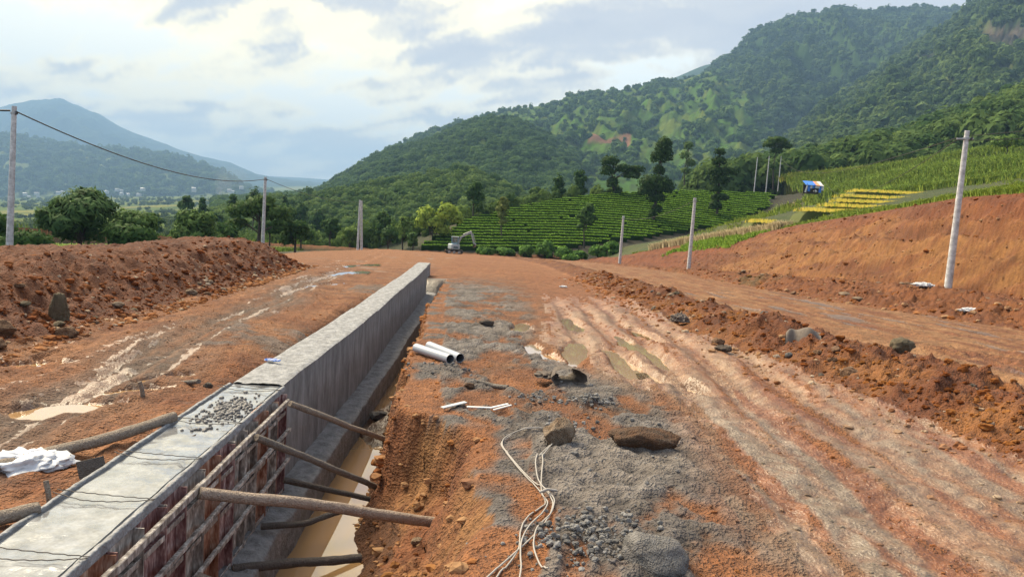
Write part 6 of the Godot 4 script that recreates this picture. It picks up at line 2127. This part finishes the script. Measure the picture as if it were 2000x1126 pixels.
func drape_mesh(cx: float, cz: float) -> ArrayMesh:
	# a sheet hanging over the crest, kept above the ground
	var rows := []
	var o := on(cx, cz, 0.07)
	var top := o.y + 0.20
	for i in 22:
		var r := PackedVector3Array()
		for j in 26:
			var u := j / 25.0 - 0.5
			var v := i / 21.0 - 0.5
			var edge := 1.0 + 0.25 * sin(u * 7.0) * v
			var x := cx + u * 0.56 * edge - 0.12 * v
			var z := cz + v * 0.42 + 0.05 * sin(u * 9.0)
			var fold := 0.03 * sin(u * 11.0 + v * 4.0) + 0.02 * sin(v * 9.0 - u * 5.0)
			var y := maxf(top - 0.5 * pow(absf(v) * 1.25, 2.0) - 0.35 * pow(absf(u - 0.05), 2.0), gy(x, z) + 0.012) + fold
			r.append(Vector3(x, y, z) - o)
		rows.append(r)
	rows.reverse()
	return grid_mesh(rows)

func make_stones() -> void:
	var r := RandomNumberGenerator.new()
	r.seed = 41
	var tones := [[Color(0.36, 0.22, 0.12), Color(0.24, 0.13, 0.07)], [Color(0.20, 0.16, 0.12), Color(0.12, 0.10, 0.085)], [Color(0.45, 0.36, 0.26), Color(0.30, 0.20, 0.12)], [Color(0.26, 0.255, 0.25), Color(0.16, 0.155, 0.15)], [Color(0.20, 0.17, 0.10), Color(0.26, 0.21, 0.13)], [Color(0.25, 0.13, 0.065), Color(0.13, 0.085, 0.055)]]
	# named stones: x, z, sizes, turn, tone, sink, label
	var named := [
		[0.43, -5.62, 0.135, 0.135, 0.12, 0.4, 2, 0.02, "squat yellow-brown boulder inside the cable loop"],
		[1.10, -5.62, 0.27, 0.10, 0.12, -0.12, 5, 0.0, "long dark brown boulder right of the squat one"],
		[-0.38, -7.40, 0.055, 0.038, 0.045, 0.3, 0, 0.0, "small brown stone beside the short stick"],
		[-0.39, -12.4, 0.14, 0.06, 0.09, 0.2, 1, 0.0, "dark flat stone alone on the orange ground"],
		[5.1, -9.4, 0.20, 0.12, 0.14, 0.5, 4, 0.03, "greenish boulder on the earth ridge's right side"],
		[4.12, -8.7, 0.12, 0.09, 0.10, 0.2, 0, 0.03, "reddish stone in the hollow of the earth ridge"],
		[3.25, -10.95, 0.13, 0.06, 0.09, 0.1, 1, 0.0, "flat dark stone at the ridge's foot, nearer of the pair"],
		[3.32, -11.5, 0.15, 0.08, 0.10, 0.9, 0, 0.0, "brown stone at the ridge's foot, farther of the pair"],
		[4.25, -19.3, 0.18, 0.11, 0.14, 0.2, 0, 0.05, "brown stone stuck in the far earth ridge"],
		[-5.92, -9.5, 0.13, 0.25, 0.10, 0.5, 4, 0.06, "tall slab-like rock leaning out of the earth mound"],
		[-5.35, -8.7, 0.15, 0.09, 0.11, 0.3, 0, 0.03, "rounded brown rock at the foot of the earth mound"],
		[-6.25, -14.2, 0.11, 0.08, 0.09, 0.3, 2, 0.0, "white stone low on the earth mound"],
		[-5.5, -7.7, 0.13, 0.08, 0.11, 0.1, 0, 0.03, "rounded rock at the mound's foot by the left edge"],
		[-5.75, -8.2, 0.14, 0.09, 0.11, 0.7, 0, 0.03, "red-brown rock above the rounded one by the left edge"],
		[-1.62, -8.05, 0.13, 0.09, 0.10, 0.3, 4, -0.02, "brown rock above the trench water under the upper pole"],
		[-1.72, -9.75, 0.14, 0.09, 0.10, 0.3, 3, -0.02, "dark grey rock on the soil heap in the trench"],
		[-1.38, -9.1, 0.10, 0.07, 0.09, 0.7, 1, -0.02, "small dark rock on the trench heap"],
		[-0.60, -5.35, 0.045, 0.038, 0.04, 0.2, 2, 0.0, "pale round stone under the end of the thickest pole"],
		[-2.8, -6.75, 0.05, 0.028, 0.04, 0.2, 1, 0.0, "small dark stone left of the wall near the stick"],
	]
	for k in named.size():
		var q: Array = named[k]
		var tn: Array = tones[q[6]]
		var m := obj("boulder" if q[2] > 0.1 else "stone", rock_mesh(200 + k, 3, 0.34, tn[0], tn[1]), M.stone)
		var p := on(q[0], q[1])
		m.transform = Transform3D(Basis(Vector3.UP, q[5]).scaled_local(Vector3(q[2], q[3], q[4])), p + Vector3(0, q[3] * 0.6 - q[7], 0))
		tag(m, q[8], "rock")
	# hardened cement lump at the bottom edge, slab at the rim
	var c := obj("cement_lump", rock_mesh(88, 3, 0.22, Color(0.36, 0.36, 0.355), Color(0.25, 0.255, 0.26)), M.stone)
	c.transform = Transform3D(Basis.from_euler(Vector3(0.12, 0.5, -0.1)).scaled_local(Vector3(0.17, 0.11, 0.17)), on(0.82, -3.62, 0.03))
	tag(c, "hardened grey cement lump shaped like its sack, nearest the camera", "cement lump")
	var sl := obj("concrete_slab_piece", rock_mesh(77, 2, 0.25, Color(0.34, 0.34, 0.34), Color(0.26, 0.27, 0.28)), M.stone)
	sl.transform = Transform3D(Basis.from_euler(Vector3(0.1, 0.4, -0.12)).scaled_local(Vector3(0.12, 0.03, 0.08)), on(-0.26, -3.36, 0.0))
	tag(sl, "flat grey slab piece on the trench rim at the bottom edge", "slab")
	# stones one can pick out on mound, ridge and bank
	var var_ := []
	for k in 5:
		var_.append(rock_mesh(300 + k, 2, 0.34, tones[k][0], tones[k][1]))
	var ds_mound := []
	for k in 26:
		ds_mound.append(r.randf_range(7.2, 27.0))
	ds_mound.sort()
	for k in 26:
		var d: float = ds_mound[k]
		var s := absf(r.randfn(0.0, 0.55)) + 0.02
		var x := pl(TOE, d) - s
		var q := r.randf_range(0.03, 0.075)
		var m := obj("loose_stone", var_[[0, 0, 2, 2, 4][r.randi() % 5]], M.stone)
		m.transform = Transform3D(Basis.from_euler(Vector3(r.randf_range(-0.4, 0.4), r.randf() * TAU, 0)).scaled_local(Vector3(q * 1.3, q * 0.7, q)), on(x, -d, q * 0.2))
		tag(m, "loose stone at the earth mound's foot, %s from the near end" % ORD[k], "stone", "loose stones at the mound's foot")
	var ds_ridge := []
	for k in 22:
		ds_ridge.append(r.randf_range(5.6, 22.0))
	ds_ridge.sort()
	for k in 22:
		var d: float = ds_ridge[k]
		var x := pl(BERM, d) + r.randfn(-0.45, 0.4)
		var q := r.randf_range(0.025, 0.075)
		var m := obj("loose_stone", var_[r.randi() % 5], M.stone)
		m.transform = Transform3D(Basis.from_euler(Vector3(r.randf_range(-0.4, 0.4), r.randf() * TAU, 0)).scaled_local(Vector3(q * 1.3, q * 0.7, q)), on(x, -d, q * 0.2))
		tag(m, "loose stone on the earth ridge between the tracks, %s from the near end" % ORD[k], "stone", "loose stones on the earth ridge")
	var ds_slope := []
	for k in 20:
		ds_slope.append(r.randf_range(16.0, 40.0))
	ds_slope.sort()
	for k in 20:
		var d: float = ds_slope[k]
		var t := r.randf()
		var x := lerpf(pl(BANK_TOE, d), pl(BENCH_X, d), t * t)
		var q := r.randf_range(0.06, 0.17)
		var m := obj("loose_stone", var_[[0, 2, 2, 4][r.randi() % 4]], M.stone)
		m.transform = Transform3D(Basis.from_euler(Vector3(r.randf_range(-0.4, 0.4), r.randf() * TAU, 0)).scaled_local(Vector3(q * 1.4, q * 0.6, q)), on(x, -d, q * 0.15))
		tag(m, "loose stone on the low slope below the bank, %s from the near end" % ORD[k], "stone", "loose stones below the bank")
	# gravel and clods too many to count
	var mesh := [rock_mesh(401, 1, 0.75), rock_mesh(402, 1, 0.9)]
	var pp := [[], []]
	var tt := [[], []]
	for k in 15000:
		var w := r.randf()
		var d := 0.0
		var x := 0.0
		var q := 0.0
		var cl := Color(0.30, 0.11, 0.045).lerp(Color(0.18, 0.07, 0.03), r.randf())
		if w < 0.38:
			d = 5.5 + 26.0 * pow(r.randf(), 1.6)
			x = pl(TOE, d) - absf(r.randfn(0.3, 1.1)) + 0.15
			q = r.randf_range(0.008, 0.028) * (1.0 + d / 25.0)
			if r.randf() < 0.09:
				cl = Color(0.42, 0.29, 0.18).lerp(Color(0.5, 0.42, 0.33), r.randf())
		elif w < 0.64:
			d = 4.5 + 30.0 * pow(r.randf(), 1.6)
			x = pl(BERM, d) + r.randfn(-0.5, 0.55)
			q = r.randf_range(0.007, 0.026) * (1.0 + d / 25.0)
			if r.randf() < 0.09:
				cl = Color(0.40, 0.26, 0.15).lerp(Color(0.5, 0.42, 0.33), r.randf())
		elif w < 0.78:
			d = r.randf_range(15.0, 60.0)
			x = lerpf(pl(BANK_TOE, d), pl(CREST_X, d), pow(r.randf(), 1.5))
			q = r.randf_range(0.02, 0.07)
			cl = cl.lerp(Color(0.48, 0.33, 0.2), r.randf() * 0.8)
		elif w < 0.87:
			d = 3.0 + 10.0 * pow(r.randf(), 1.5)
			x = pl(RIM, d) + 0.1 + 2.6 * r.randf()
			q = r.randf_range(0.004, 0.014)
			cl = Color(0.22, 0.21, 0.21).lerp(Color(0.32, 0.16, 0.08), r.randf())
		elif w < 0.95:
			d = 3.4 + 14.0 * r.randf()
			x = wall_x(d) + 0.6 + (pl(RIM, d) - wall_x(d) - 0.6) * r.randf()
			q = r.randf_range(0.01, 0.04)
			cl = cl.lerp(Color(0.46, 0.28, 0.15), r.randf())
		else:
			d = 3.5 + 16.0 * r.randf()
			x = wall_x(d) - 0.55 - 2.2 * r.randf()
			q = r.randf_range(0.005, 0.016)
		var v := r.randi() % 2
		q *= 0.45 + 1.3 * pow(r.randf(), 3.0)
		var p := on(x, -d, q * 0.1)
		if cl.r < 0.36:
			cl = col * r.randf_range(0.55, 0.85)
		pp[v].append(Transform3D(Basis.from_euler(Vector3(r.randf() * 6, r.randf() * 6, 0)).scaled(Vector3(q * 1.3, q * 0.75, q)), p))
		tt[v].append(cl)
	# grey cement rubble near the camera, and small heaps further off
	for hp in [[0.42, -3.85, 0.18, 0.16, 300], [0.62, -3.95, 0.16, 0.18, 120], [0.84, -7.0, 0.13, 0.10, 170], [0.30, -7.05, 0.14, 0.10, 90], [-0.85, -8.2, 0.25, 0.2, 70], [0.55, -6.0, 0.2, 0.2, 60]]:
		for k in hp[4]:
			var x: float = hp[0] + r.randfn(0, hp[2])
			var z: float = hp[1] + r.randfn(0, hp[3])
			var e := exp(-(pow((x - hp[0]) / hp[2], 2.0) + pow((z - hp[1]) / hp[3], 2.0)) * 0.5)
			var q := 0.004 + 0.017 * pow(r.randf(), 2.4)
			var v := r.randi() % 2
			pp[v].append(Transform3D(Basis.from_euler(Vector3(r.randf() * 6, r.randf() * 6, 0)).scaled(Vector3(q * 1.15, q * 0.85, q)), on(x, z, q * 0.3 + 0.045 * e * r.randf())))
			var g := r.randf_range(0.16, 0.34)
			tt[v].append(Color(g, g * 0.985, g * 0.98))
	for v in 2:
		copies("gravel", mesh[v], M.forest, pp[v], tt[v])
